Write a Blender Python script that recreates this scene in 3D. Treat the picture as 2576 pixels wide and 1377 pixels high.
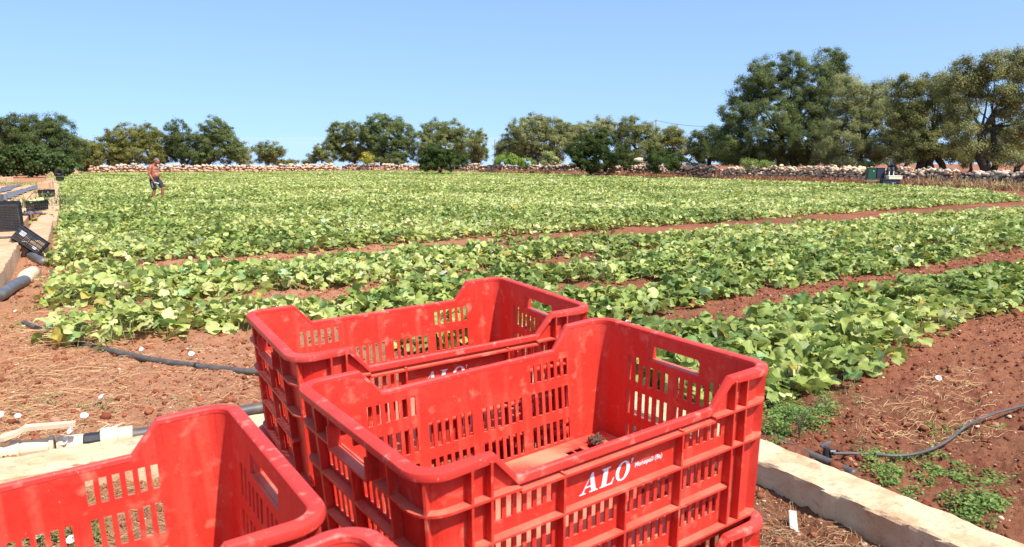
import bpy, math, random
import numpy as np
from math import sin, cos, pi, radians as R_
for o in list(bpy.data.objects): bpy.data.objects.remove(o)
SC = bpy.context.scene; COL = SC.collection
rng = np.random.default_rng(7); random.seed(7)
# ---------------------------------------------------------------- camera, sky, sun, exposure
FPX, PITCH, CX, CY = 1899.4, .179, 1288., 688.5      # focal length in px of a 2576 px wide picture
cam = bpy.data.objects.new('camera', bpy.data.cameras.new('camera')); COL.objects.link(cam); SC.camera = cam
cam.data.sensor_width = 36; cam.data.lens = 36*FPX/2576; cam.data.clip_start = .05; cam.data.clip_end = 60000
cam.location = (0, 0, 0); cam.rotation_euler = (pi/2-PITCH, 0, 0)
cam.data.dof.use_dof = True; cam.data.dof.focus_distance = 6.0; cam.data.dof.aperture_fstop = 16
SUN_AZ = .82                # from straight behind the camera (-y) towards +x
SUN_EL = R_(57)
sd = np.array([sin(SUN_AZ)*cos(SUN_EL), -cos(SUN_AZ)*cos(SUN_EL), sin(SUN_EL)])   # towards the sun
w = bpy.data.worlds.new('World'); SC.world = w; w.use_nodes = True
nt = w.node_tree; bg = nt.nodes['Background']; sky = nt.nodes.new('ShaderNodeTexSky')
sky.sky_type = 'NISHITA'; sky.sun_disc = False; sky.sun_elevation = SUN_EL
sky.sun_rotation = math.atan2(sd[0], sd[1]); sky.air_density = 1.0; sky.dust_density = 1.6; sky.ozone_density = 5.0; sky.altitude = 0
tcw = nt.nodes.new('ShaderNodeTexCoord'); sxw = nt.nodes.new('ShaderNodeSeparateXYZ'); nt.links.new(tcw.outputs['Generated'], sxw.inputs[0])
mzw = nt.nodes.new('ShaderNodeMapRange'); mzw.inputs[1].default_value = 0; mzw.inputs[2].default_value = 1; mzw.inputs[3].default_value = .15; mzw.inputs[4].default_value = .9; nt.links.new(sxw.outputs[2], mzw.inputs[0])
cxw = nt.nodes.new('ShaderNodeCombineXYZ'); nt.links.new(sxw.outputs[0], cxw.inputs[0]); nt.links.new(sxw.outputs[1], cxw.inputs[1]); nt.links.new(mzw.outputs[0], cxw.inputs[2])
nmw = nt.nodes.new('ShaderNodeVectorMath'); nmw.operation = 'NORMALIZE'; nt.links.new(cxw.outputs[0], nmw.inputs[0]); nt.links.new(nmw.outputs[0], sky.inputs[0])
nt.links.new(sky.outputs[0], bg.inputs[0]); bg.inputs[1].default_value = .15; sky.altitude = 0
sun = bpy.data.lights.new('sun', 'SUN'); sun.energy = 4.35; sun.angle = R_(.53); sun.color = (1, .955, .88)
so = bpy.data.objects.new('sun', sun); COL.objects.link(so)
from mathutils import Vector, Matrix, Euler
so.rotation_euler = Vector(sd).to_track_quat('Z', 'Y').to_euler()
SC.view_settings.view_transform = 'Standard'; SC.view_settings.look = 'None'; SC.view_settings.exposure = .7; SC.view_settings.gamma = 1
SC.render.engine = 'CYCLES'

# ---------------------------------------------------------------- pixel <-> place
GA, GB = 1.7, .03
def gz(y): return -(GA+GB*np.maximum(y, 0)+.04*np.maximum(np.asarray(y)-145, 0))
def ray(u, v):
    x = (u-CX)/FPX; q = -(v-CY)/FPX
    return np.array([x, cos(PITCH)+sin(PITCH)*q, -sin(PITCH)+cos(PITCH)*q])
def G(u, v, h=0):
    d = ray(u, v); return d*((GA-h)/(-d[2]-GB*d[1]))
def P(u, v, Y):
    d = ray(u, v); return d*(Y/d[1])
E1 = np.array([cos(R_(35)), sin(R_(35))]); E2 = np.array([-E1[1], E1[0]])     # row direction, across the rows

# ---------------------------------------------------------------- materials
def mat(name, col=(.5,.5,.5), rough=.6, dust=None, spec=.5, noise=None, bump=None, attr=False, trans=0, metal=0, veins=False, extra=None):
    m = bpy.data.materials.new(name); m.use_nodes = True; n = m.node_tree; N = n.nodes; L = n.links
    p = N['Principled BSDF']; p.inputs['Roughness'].default_value = rough; p.inputs['Metallic'].default_value = metal
    p.inputs['Specular IOR Level'].default_value = spec
    tc = N.new('ShaderNodeTexCoord'); OB = tc.outputs['Object']
    if dust or name in ('worn_red_plastic', 'dusty_red_plastic', 'black_plastic'):
        oi = N.new('ShaderNodeObjectInfo'); ml = N.new('ShaderNodeMath'); ml.operation = 'MULTIPLY'; ml.inputs[1].default_value = 37.; L.new(oi.outputs['Random'], ml.inputs[0]); va = N.new('ShaderNodeVectorMath'); L.new(tc.outputs['Object'], va.inputs[0]); L.new(ml.outputs[0], va.inputs[1]); OB = va.outputs[0]
    if attr:
        a = N.new('ShaderNodeAttribute'); a.attribute_name = 'Col'; c = a.outputs['Color']
    else:
        r = N.new('ShaderNodeRGB'); r.outputs[0].default_value = (*col, 1); c = r.outputs[0]
    for (sc, c2, lo, hi, amt) in (noise or []):
        t = N.new('ShaderNodeTexNoise'); t.inputs['Scale'].default_value = sc; t.inputs['Detail'].default_value = 6
        L.new(OB, t.inputs['Vector'])
        if sc < 0: t.inputs['Scale'].default_value = 1; mp = N.new('ShaderNodeMapping'); mp.inputs['Scale'].default_value = (-sc, -sc, -sc*.06); L.new(OB, mp.inputs[0]); L.new(mp.outputs[0], t.inputs['Vector'])
        mr = N.new('ShaderNodeMapRange'); mr.inputs[1].default_value = lo; mr.inputs[2].default_value = hi; mr.inputs[4].default_value = amt
        L.new(t.outputs[0], mr.inputs[0])
        mx = N.new('ShaderNodeMix'); mx.data_type = 'RGBA'; L.new(mr.outputs[0], mx.inputs[0]); L.new(c, mx.inputs[6]); mx.inputs[7].default_value = (*c2, 1)
        c = mx.outputs[2]
    if veins:
        a = N.new('ShaderNodeAttribute'); a.attribute_name = 'lv'; s = N.new('ShaderNodeSeparateXYZ'); L.new(a.outputs['Vector'], s.inputs[0])
        def M(op, i, j=None, v=None):
            k = N.new('ShaderNodeMath'); k.operation = op; L.new(i, k.inputs[0])
            if j is not None: L.new(j, k.inputs[1])
            if v is not None: k.inputs[1].default_value = v
            return k.outputs[0]
        th = M('ARCTAN2', s.outputs[1], s.outputs[0]); sn = M('ABSOLUTE', M('SINE', M('MULTIPLY', th, v=2.5)))
        ln = N.new('ShaderNodeVectorMath'); ln.operation = 'LENGTH'; L.new(a.outputs['Vector'], ln.inputs[0])
        dd = M('MULTIPLY', sn, ln.outputs['Value'])
        mr = N.new('ShaderNodeMapRange'); mr.inputs[1].default_value = 0; mr.inputs[2].default_value = .16; mr.inputs[3].default_value = .5; mr.inputs[4].default_value = 0
        L.new(dd, mr.inputs[0]); mx = N.new('ShaderNodeMix'); mx.data_type = 'RGBA'; L.new(mr.outputs[0], mx.inputs[0]); L.new(c, mx.inputs[6]); mx.inputs[7].default_value = (.36, .43, .2, 1)
        c = mx.outputs[2]
    if extra:
        sx = N.new('ShaderNodeSeparateXYZ'); L.new(tc.outputs['Object'], sx.inputs[0]); mr = N.new('ShaderNodeMapRange'); mr.inputs[1].default_value = extra[1]; mr.inputs[2].default_value = extra[2]; mr.inputs[4].default_value = extra[3]
        L.new(sx.outputs[0], mr.inputs[0]); mx = N.new('ShaderNodeMix'); mx.data_type = 'RGBA'; L.new(mr.outputs[0], mx.inputs[0]); L.new(c, mx.inputs[6]); mx.inputs[7].default_value = (*extra[0], 1); c = mx.outputs[2]
    if dust:
        ge = N.new('ShaderNodeNewGeometry'); sx = N.new('ShaderNodeSeparateXYZ'); L.new(ge.outputs['Normal'], sx.inputs[0]); mr = N.new('ShaderNodeMapRange'); mr.inputs[1].default_value = .5; mr.inputs[2].default_value = .95; L.new(sx.outputs[2], mr.inputs[0])
        t = N.new('ShaderNodeTexNoise'); t.inputs['Scale'].default_value = 16; t.inputs['Detail'].default_value = 5; L.new(tc.outputs['Object'], t.inputs['Vector']); m2 = N.new('ShaderNodeMapRange'); m2.inputs[1].default_value = .3; m2.inputs[2].default_value = .6; m2.inputs[3].default_value = .25; m2.inputs[4].default_value = dust[1]; L.new(t.outputs[0], m2.inputs[0])
        mm = N.new('ShaderNodeMath'); mm.operation = 'MULTIPLY'; L.new(mr.outputs[0], mm.inputs[0]); L.new(m2.outputs[0], mm.inputs[1])
        mx = N.new('ShaderNodeMix'); mx.data_type = 'RGBA'; L.new(mm.outputs[0], mx.inputs[0]); L.new(c, mx.inputs[6]); mx.inputs[7].default_value = (*dust[0], 1); c = mx.outputs[2]
    L.new(c, p.inputs['Base Color'])
    if bump:
        prev = None
        for (sc, st, dist) in bump:
            t = N.new('ShaderNodeTexNoise'); t.inputs['Scale'].default_value = sc; t.inputs['Detail'].default_value = 8; t.inputs['Roughness'].default_value = .65
            L.new(tc.outputs['Object'], t.inputs['Vector'])
            b = N.new('ShaderNodeBump'); b.inputs['Strength'].default_value = st; b.inputs['Distance'].default_value = dist
            L.new(t.outputs[0], b.inputs['Height'])
            if prev: L.new(prev, b.inputs['Normal'])
            prev = b.outputs[0]
        L.new(prev, p.inputs['Normal'])
    if trans:
        tr = N.new('ShaderNodeBsdfTranslucent'); L.new(c, tr.inputs[0]); ms = N.new('ShaderNodeMixShader'); ms.inputs[0].default_value = trans
        L.new(p.outputs[0], ms.inputs[1]); L.new(tr.outputs[0], ms.inputs[2]); L.new(ms.outputs[0], N['Material Output'].inputs[0])
    return m
M = {}
M['red'] = mat('red_plastic', (.58, .031, .019), .45, spec=.3, dust=((.6, .22, .14), .55), noise=[(4, (.56, .08, .05), .40, .72, .45), (13, (.60, .11, .07), .48, .78, .4), (-45, (.6, .16, .1), .56, .72, .35), (-160, (.42, .012, .014), .62, .72, .4), (220, (.7, .35, .26), .7, .76, .6), (38, (.66, .24, .15), .58, .74, .6), (120, (.5, .012, .014), .52, .7, .35)], bump=[(60, .12, .002)])
M['redrim'] = mat('worn_red_plastic', (.57, .038, .026), .5, spec=.3, noise=[(9, (.66, .12, .1), .45, .8, .5), (60, (.74, .26, .19), .58, .72, .6), (200, (.75, .4, .3), .68, .76, .7)], bump=[(90, .2, .002)])
M['floorred'] = mat('dusty_red_plastic', (.66, .06, .04), .65, spec=.25, noise=[(7, (.6, .27, .16), .38, .6, .85), (45, (.55, .22, .12), .5, .7, .6)], bump=[(80, .2, .002)])
M['print'] = mat('white_print', (.85, .8, .82), .6, spec=.3, noise=[(90, (.75, .3, .3), .55, .72, .6)])
M['black'] = mat('black_plastic', (.022, .024, .028), .45, spec=.4, noise=[(18, (.09, .075, .06), .5, .8, .5)])
M['highlightblack'] = mat('highlight_greyed_black_plastic', (.05, .052, .058), .4, spec=.5, noise=[(9, (.16, .13, .1), .5, .75, .5)])  # greyer than the walls: light highlights on the grid put into the colour
M['whiteprint'] = mat('pale_print', (.6, .6, .6), .6)
M['soil'] = mat('red_soil', (.19, .076, .038), .95, spec=.15, noise=[(.35, (.32, .12, .062), .4, .65, .7), (3, (.18, .055, .03), .45, .65, .7), (22, (.34, .15, .08), .5, .75, .7), (90, (.5, .27, .16), .66, .76, .6)], bump=[(14, .7, .05), (60, .8, .02)], extra=((.42, .205, .11), 1.5, -2.5, .8))
M['clod'] = mat('soil_clods', attr=True, rough=.95, spec=.1, bump=[(60, .6, .01)])
M['pale'] = mat('shade_toned_dry_earth', (.24, .11, .06), .95, spec=.15, noise=[(.12, (.33, .1, .05), .42, .58, 1), (.6, (.42, .3, .13), .5, .7, .7), (9, (.28, .1, .05), .5, .7, .5)], bump=[(9, .6, .05)])  # base dimmed: tree shade on the far ground is put into the colour
M['paving'] = mat('sandy_stone_paving', (.60, .36, .2), .9, spec=.2, noise=[(.8, (.62, .25, .12), .42, .62, .8), (9, (.5, .3, .16), .5, .7, .5), (40, (.66, .46, .3), .55, .7, .5)], bump=[(6, .4, .03), (50, .4, .01)])
M['kerb'] = mat('limestone_concrete', (.57, .42, .25), .9, spec=.2, noise=[(2.2, (.64, .49, .31), .4, .62, .8), (5, (.46, .26, .14), .47, .66, .7), (26, (.42, .22, .11), .58, .7, .7), (110, (.3, .15, .08), .62, .7, .7)], bump=[(12, .35, .02), (90, .5, .006)])
M['kerbwarm'] = mat('sandy_kerb_stone', (.5, .31, .175), .9, spec=.2, noise=[(1.5, (.56, .4, .25), .4, .62, .8), (6, (.4, .2, .1), .5, .7, .7), (40, (.42, .24, .13), .58, .72, .6)], bump=[(10, .4, .02), (70, .4, .006)])
M['stone'] = mat('field_stone', attr=True, rough=.9, spec=.2, noise=[(14, (.2, .15, .11), .58, .75, .5)], bump=[(9, .5, .04)])
M['leaf'] = mat('melon_leaves', attr=True, rough=.5, spec=.45, trans=.34, veins=True, bump=[(70, .25, .006)])
M['foliage'] = mat('tree_foliage', attr=True, rough=.6, spec=.2, trans=.42)
M['bark'] = mat('olive_bark', (.06, .048, .038), .95, spec=.15, noise=[(6, (.11, .09, .07), .45, .65, .7), (25, (.035, .027, .02), .5, .65, .8)], bump=[(12, 1, .05)])
M['straw'] = mat('dry_straw', attr=True, rough=.8, spec=.2, trans=.1)
M['pipe'] = mat('black_pipe', (.075, .07, .066), .5, spec=.4, noise=[(12, (.2, .15, .11), .45, .75, .6)], bump=[(40, .15, .004)])
M['greypipe'] = mat('grey_pipe', (.085, .092, .105), .4, spec=.5, noise=[(8, (.28, .2, .14), .5, .75, .7)])
M['beige'] = mat('beige_plastic', (.66, .5, .33), .6, spec=.3, noise=[(11, (.5, .3, .17), .5, .75, .6)])
M['beigelight'] = mat('sun_bleached_plastic', (.66, .54, .37), .6, spec=.3, noise=[(14, (.5, .36, .22), .5, .75, .5)])
M['flower'] = mat('white_petals', (.86, .85, .88), .6, spec=.2, trans=.42)
M['yellow'] = mat('yellow_centre', (.7, .6, .1), .6)
M['skin'] = mat('sunburnt_skin', (.31, .1, .055), .5, spec=.4, noise=[(9, (.52, .19, .11), .45, .65, .7)])
M['hair'] = mat('grey_hair', (.12, .11, .11), .8, noise=[(50, (.3, .28, .27), .5, .7, .8)])
M['shorts'] = mat('dark_grey_cloth', (.035, .037, .045), .85, spec=.1, noise=[(14, (.1, .1, .115), .5, .7, .6)])
M['stripe'] = mat('pale_grey_cloth', (.28, .28, .3), .85, spec=.1)
M['white'] = mat('white_paper', (.8, .8, .8), .5)
M['film'] = mat('grey_plastic_film', (.13, .118, .125), .45, spec=.5, noise=[(12, (.22, .19, .18), .45, .65, .7), (30, (.05, .05, .055), .5, .65, .7)])
M['green'] = mat('green_plastic', (.012, .07, .04), .5)
M['navy'] = mat('navy_plastic', (.02, .03, .06), .5)
M['cream'] = mat('cream_foam', (.8, .72, .5), .7)
M['wood'] = mat('weathered_wood', (.2, .15, .09), .9, noise=[(20, (.1, .07, .045), .45, .65, .7)])
M['melon'] = mat('melon_skin', (.2, .36, .09), .5, spec=.4, noise=[(25, (.33, .46, .17), .45, .7, .6)])
M['palemelon'] = mat('pale_melon_skin', (.5, .62, .22), .5, spec=.4, noise=[(15, (.35, .5, .15), .5, .7, .6)])
M['polewood'] = mat('pole_concrete', (.4, .38, .35), .8)
M['tag'] = mat('bleached_tag', (.62, .6, .55), .7, noise=[(60, (.3, .25, .2), .55, .7, .6)])
M['trash'] = mat('dried_leaf', (.1, .065, .04), .9)
w_ = bpy.data.materials.new('haze_pale_sea_water'); w_.use_nodes = True; M['sea'] = w_
p_ = w_.node_tree.nodes['Principled BSDF']; p_.inputs['Base Color'].default_value = (.31, .43, .56, 1); p_.inputs['Roughness'].default_value = .35  # pale base: distance haze over the water is put into the colour

# ---------------------------------------------------------------- helpers
def tag(o, label=None, cat=None, group=None, kind=None):
    if label: o['label'] = label
    if cat: o['category'] = cat
    if group: o['group'] = group
    if kind: o['kind'] = kind
    return o
def empty(name, loc=(0,0,0), rz=0):
    o = bpy.data.objects.new(name, None); COL.objects.link(o); o.location = loc; o.rotation_euler = (0,0,rz); o.empty_display_size = .1
    return o
def npmesh(name, V, faces, m, parent=None, col=None, lv=None, smooth=False, mi=None):
    """V (n,3); faces: list of (k,m) int arrays (all m-gons)"""
    me = bpy.data.meshes.new(name); V = np.asarray(V, np.float32)
    me.vertices.add(len(V)); me.vertices.foreach_set('co', V.ravel())
    idx = np.concatenate([f.ravel() for f in faces]).astype(np.int32)
    cnt = np.concatenate([np.full(len(f), f.shape[1]) for f in faces]); st = np.concatenate([[0], np.cumsum(cnt)[:-1]]).astype(np.int32)
    me.loops.add(len(idx)); me.loops.foreach_set('vertex_index', idx); me.polygons.add(len(cnt)); me.polygons.foreach_set('loop_start', st)
    if col is not None:
        a = me.attributes.new('Col', 'FLOAT_COLOR', 'POINT'); c = np.ones((len(V), 4), np.float32); c[:, :3] = col; a.data.foreach_set('color', c.ravel())
    if lv is not None:
        a = me.attributes.new('lv', 'FLOAT_VECTOR', 'POINT'); a.data.foreach_set('vector', np.asarray(lv, np.float32).ravel())
    for x in (m if isinstance(m, (list, tuple)) else [m]): me.materials.append(x)
    me.update(calc_edges=True); me.validate()
    if smooth: me.polygons.foreach_set('use_smooth', np.ones(len(me.polygons), bool))
    o = bpy.data.objects.new(name, me); COL.objects.link(o)
    if parent is not None: o.parent = parent
    return o
class MB:
    def __init__(s): s.v = []; s.f = []
    def add(s, vs, fs):
        n = len(s.v); s.v += [tuple(map(float, v)) for v in vs]; s.f += [tuple(i+n for i in f) for f in fs]; return s
    def box(s, c, d, rot=None, taper=1):
        hx, hy, hz = d[0]/2, d[1]/2, d[2]/2
        vs = [Vector((x*hx*(taper if z > 0 else 1), y*hy*(taper if z > 0 else 1), z*hz)) for z in (-1, 1) for y in (-1, 1) for x in (-1, 1)]
        if rot is not None: vs = [rot @ v for v in vs]
        vs = [v+Vector(c) for v in vs]
        return s.add(vs, [(0,2,3,1), (4,5,7,6), (0,1,5,4), (2,6,7,3), (0,4,6,2), (1,3,7,5)])
    def tube(s, pts, rad, n=10, cap=True, jit=0):
        pts = [np.array(p, float) for p in pts]; rad = rad if hasattr(rad, '__len__') else [rad]*len(pts)
        t0 = pts[1]-pts[0]; up = np.array([0,0,1.]) if abs(t0[2]) < .9*np.linalg.norm(t0) else np.array([1.,0,0])
        rings = []
        for i, p in enumerate(pts):
            t = pts[min(i+1, len(pts)-1)]-pts[max(i-1, 0)]; t = t/np.linalg.norm(t)
            a = np.cross(t, up); a /= np.linalg.norm(a)+1e-9; b = np.cross(a, t); up = b
            rings.append([p+rad[i]*(cos(2*pi*k/n)*a+sin(2*pi*k/n)*b)*(1+jit*random.uniform(-1, 1)) for k in range(n)])
        vs = [v for r in rings for v in r]
        fs = [(i*n+k, i*n+(k+1) % n, (i+1)*n+(k+1) % n, (i+1)*n+k) for i in range(len(pts)-1) for k in range(n)]
        if cap: fs += [tuple(range(n))[::-1], tuple((len(pts)-1)*n+k for k in range(n))]
        return s.add(vs, fs)
    def lathe(s, prof, axis_p=(0,0,0), rot=None, n=20):
        vs = [Vector((r*cos(2*pi*k/n), r*sin(2*pi*k/n), z)) for r, z in prof for k in range(n)]
        if rot is not None: vs = [rot @ v for v in vs]
        vs = [v+Vector(axis_p) for v in vs]
        return s.add(vs, [(i*n+k, i*n+(k+1) % n, (i+1)*n+(k+1) % n, (i+1)*n+k) for i in range(len(prof)-1) for k in range(n)])
    def build(s, name, m, parent=None, smooth=False, loc=None):
        me = bpy.data.meshes.new(name); me.from_pydata(s.v, [], s.f); me.materials.append(m); me.update()
        if smooth:
            for p in me.polygons: p.use_smooth = True
        o = bpy.data.objects.new(name, me); COL.objects.link(o)
        if parent is not None: o.parent = parent
        if loc is not None: o.location = loc
        return o
_L = {}
def vnoise(x, y, seed=0):
    if seed not in _L: _L[seed] = np.random.default_rng(100+seed).random((256, 256))
    T = _L[seed]; xi = np.floor(x).astype(int); yi = np.floor(y).astype(int); fx = x-xi; fy = y-yi
    fx = fx*fx*(3-2*fx); fy = fy*fy*(3-2*fy); a = T[xi % 256, yi % 256]; b = T[(xi+1) % 256, yi % 256]; c = T[xi % 256, (yi+1) % 256]; d = T[(xi+1) % 256, (yi+1) % 256]
    return (a*(1-fx)+b*fx)*(1-fy)+(c*(1-fx)+d*fx)*fy-.5
def fbm(x, y, sc, oct=4, seed=0):
    r = 0
    for i in range(oct): r = r+vnoise(x*sc*2**i+i*17.3, y*sc*2**i-i*9.1, seed+i)/2**i
    return r
def relief(x, y):
    x = np.asarray(x, float); y = np.asarray(y, float)
    n = fbm(x, y, 1.1, 3, 5)*.05+fbm(x, y, 6, 3, 11)*.045+np.abs(fbm(x, y, 20, 2, 21))*.045
    return n*np.clip((y-2.2)/1.2, .25, 1)
def curve_mesh(name, splines, m, parent, ext=.0, cyclic=True):
    cu = bpy.data.curves.new(name, 'CURVE'); cu.dimensions = '2D'; cu.fill_mode = 'BOTH'; cu.extrude = ext
    for sp in splines:
        s = cu.splines.new('POLY'); s.points.add(len(sp)-1); s.use_cyclic_u = True
        for q, (x, y) in zip(s.points, sp): q.co = (x, y, 0, 1)
    t = bpy.data.objects.new('t', cu); me = bpy.data.meshes.new_from_object(t); bpy.data.objects.remove(t); return me
def text_mesh(body, size, shear=0, ext=.0002):
    cu = bpy.data.curves.new('t', 'FONT'); cu.body = body; cu.size = size; cu.shear = shear; cu.extrude = ext; cu.offset = size*.008; cu.align_x = 'LEFT'
    t = bpy.data.objects.new('t', cu); me = bpy.data.meshes.new_from_object(t); bpy.data.objects.remove(t); return me
def merge_mesh(name, parts, m, parent=None):
    mb = MB()
    for me, X in parts: mb.add([X @ v.co for v in me.vertices], [tuple(p.vertices) for p in me.polygons])
    return mb.build(name, m, parent)
def copy_tree(o, parent=None):
    c = o.copy(); COL.objects.link(c); c.parent = parent
    if parent is not None: c.matrix_parent_inverse = o.matrix_parent_inverse
    for ch in list(o.children): copy_tree(ch, c)
    return c

# ---------------------------------------------------------------- ground, sea
def smooth01(t): t = np.clip(t, 0, 1); return t*t*(3-2*t)
ys = [2.0]
while ys[-1] < 130: ys.append(ys[-1]*1.0064)
ys = np.array(ys); us = np.linspace(-.95, .95, 560); YY, UU = np.meshgrid(ys, us, indexing='ij'); XX = YY*UU
ZZ = gz(YY)+relief(XX, YY)
n0, n1 = YY.shape; ii = np.arange(n0-1)[:, None]*n1+np.arange(n1-1)[None]
F4 = np.stack([ii, ii+1, ii+n1+1, ii+n1], -1).reshape(-1, 4)
tag(npmesh('soil', np.stack([XX, YY, ZZ], -1).reshape(-1, 3), [F4], M['soil'], smooth=True), kind='structure')
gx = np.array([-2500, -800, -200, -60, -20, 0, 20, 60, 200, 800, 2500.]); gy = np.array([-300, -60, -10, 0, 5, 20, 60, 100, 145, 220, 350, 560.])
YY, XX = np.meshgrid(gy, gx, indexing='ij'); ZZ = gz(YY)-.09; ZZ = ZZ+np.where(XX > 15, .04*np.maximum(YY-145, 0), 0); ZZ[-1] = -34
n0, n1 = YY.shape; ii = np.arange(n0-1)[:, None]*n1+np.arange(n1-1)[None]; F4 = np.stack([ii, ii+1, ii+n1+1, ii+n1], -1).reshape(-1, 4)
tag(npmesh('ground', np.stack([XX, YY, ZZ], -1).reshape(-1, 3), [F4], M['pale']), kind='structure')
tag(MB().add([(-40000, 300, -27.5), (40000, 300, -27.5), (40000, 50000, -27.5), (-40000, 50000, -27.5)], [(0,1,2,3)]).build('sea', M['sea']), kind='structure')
# ground beyond the walls: dry grass and earth sheet
def sheet(name, poly, dz, m, kind='structure', step=None):
    o = MB().add([(x, y, gz(y)+dz) for x, y in poly], [tuple(range(len(poly)))]).build(name, m); tag(o, kind=kind); return o

# ---------------------------------------------------------------- kerbs and paving
def beam(name, A, B, wdt, h0, h1, side, m, seg=.06, label='', end_open=False, jit=.006):
    """stone beam from A to B; side = +1: width goes to the left of A->B"""
    A = np.array(A, float); B = np.array(B, float); Ln = np.linalg.norm(B-A); t = (B-A)/Ln; nrm = np.array([-t[1], t[0]])*side
    n = max(2, int(Ln/seg)); prof = [(0, h0), (0, (h0+h1)/2), (0, h1-.018), (.006, h1-.006), (.02, h1)]+[(wdt*k/5, h1) for k in (1, 2, 3, 4)]+[(wdt-.02, h1), (wdt-.006, h1-.006), (wdt, h1-.018), (wdt, (h0+h1)/2), (wdt, h0)]
    V = []; k = len(prof)
    for i in range(n+1):
        p = A+t*Ln*i/n
        for (a, h) in prof:
            q = p+nrm*a; e = (vnoise(np.array(q[0]*9+h*40), np.array(q[1]*9+a*20), 31)*1.6+vnoise(np.array(q[0]*31+h*90), np.array(q[1]*31), 32))*jit
            V.append((q[0]+nrm[0]*e, q[1]+nrm[1]*e, gz(q[1])+h+e))
    f = [(i*k+j, i*k+j+1, (i+1)*k+j+1, (i+1)*k+j) for i in range(n) for j in range(k-1)]
    V0 = len(V); f += [tuple(range(k))[::-1], tuple(n*k+j for j in range(k))]
    o = MB().add(V, f).build(name, m); 
    return o
kd = np.array([-.51, .86]); kd /= np.linalg.norm(kd)         # right kerb direction going away
corner = np.array([.45, 5.63])
# back (field side) edge passes (.85,4.96)..(2.1,2.86)
rA = np.array([2.1, 2.86])-kd*3.2; rB = np.array([2.1, 2.86])+kd*3.27
tag(beam('kerb', rA, rB, .27, -.25, .15, 1, M['kerb'], .035, jit=.013), 'long pale limestone kerb running from under the red crates to the lower right corner', 'kerb')
ld = np.array([.855, .52]); ld /= np.linalg.norm(ld)
lB = np.array([-1.6, 4.44])+ld*2.1; lA = np.array([-1.6, 4.44])-ld*5.2
tag(beam('kerb', lA, lB, .3, -.25, .14, -1, M['kerb'], .035, jit=.012), 'pale sandy kerb behind the near left red crate with a beige valve along it', 'kerb')
# left kerb in separate slightly offset lengths, top .3 above field
fd = np.array([-.503, .864]); fd /= np.linalg.norm(fd)
LN = np.array([-8.31, 12.58])
def lk(t0, t1, off, h, label):
    nrm = np.array([-fd[1], fd[0]])
    A = LN+fd*t0-nrm*off; B = LN+fd*t1-nrm*off
    return tag(beam('kerb_block', A, B, .4, -.3, h, 1, M['kerbwarm'], .12, jit=.012), label, 'kerb', 'blocks of the left kerb')
lk(-9.5, .4, 0, .31, 'long pale kerb block at the left picture edge below the leaning black crate')
lk(.45, 5.6, .42, .30, 'kerb block beside the tilted black crate, jutting towards the vines')
lk(5.65, 13, .50, .29, 'kerb block carrying the black crate heaped with pale melons')
lk(13.05, 25, .45, .27, 'kerb block carrying the farther black crate of melons')
lk(25.05, 38, .3, .25, 'farthest kerb block ending at the loose stone blocks')
nr = np.array([-fd[1], fd[0]])
a0 = LN+fd*(-9.5)+nr*.38; a1 = LN+fd*.4+nr*.38; a2 = LN+fd*.45+nr*-.05; a3 = LN+fd*30; 
pv = []
c0 = LN-fd*9.5+nr*.2; c1 = LN+fd*27+nr*.1
g1 = G(112, 466, .27); g0 = G(-300, 478, .27)
poly = [tuple(c0), tuple(c1), (g1[0], g1[1]), (g0[0], g0[1]), (-30, 3), (-8, -2)]
o = MB().add([(x, y, gz(y)+.285) for x, y in poly]+[(x, y, gz(y)-.2) for x, y in poly], [tuple(range(6))]+[(i, i+6, (i+1) % 6+6, (i+1) % 6) for i in range(6)]).build('paving', M['paving']); tag(o, kind='structure')

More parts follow.
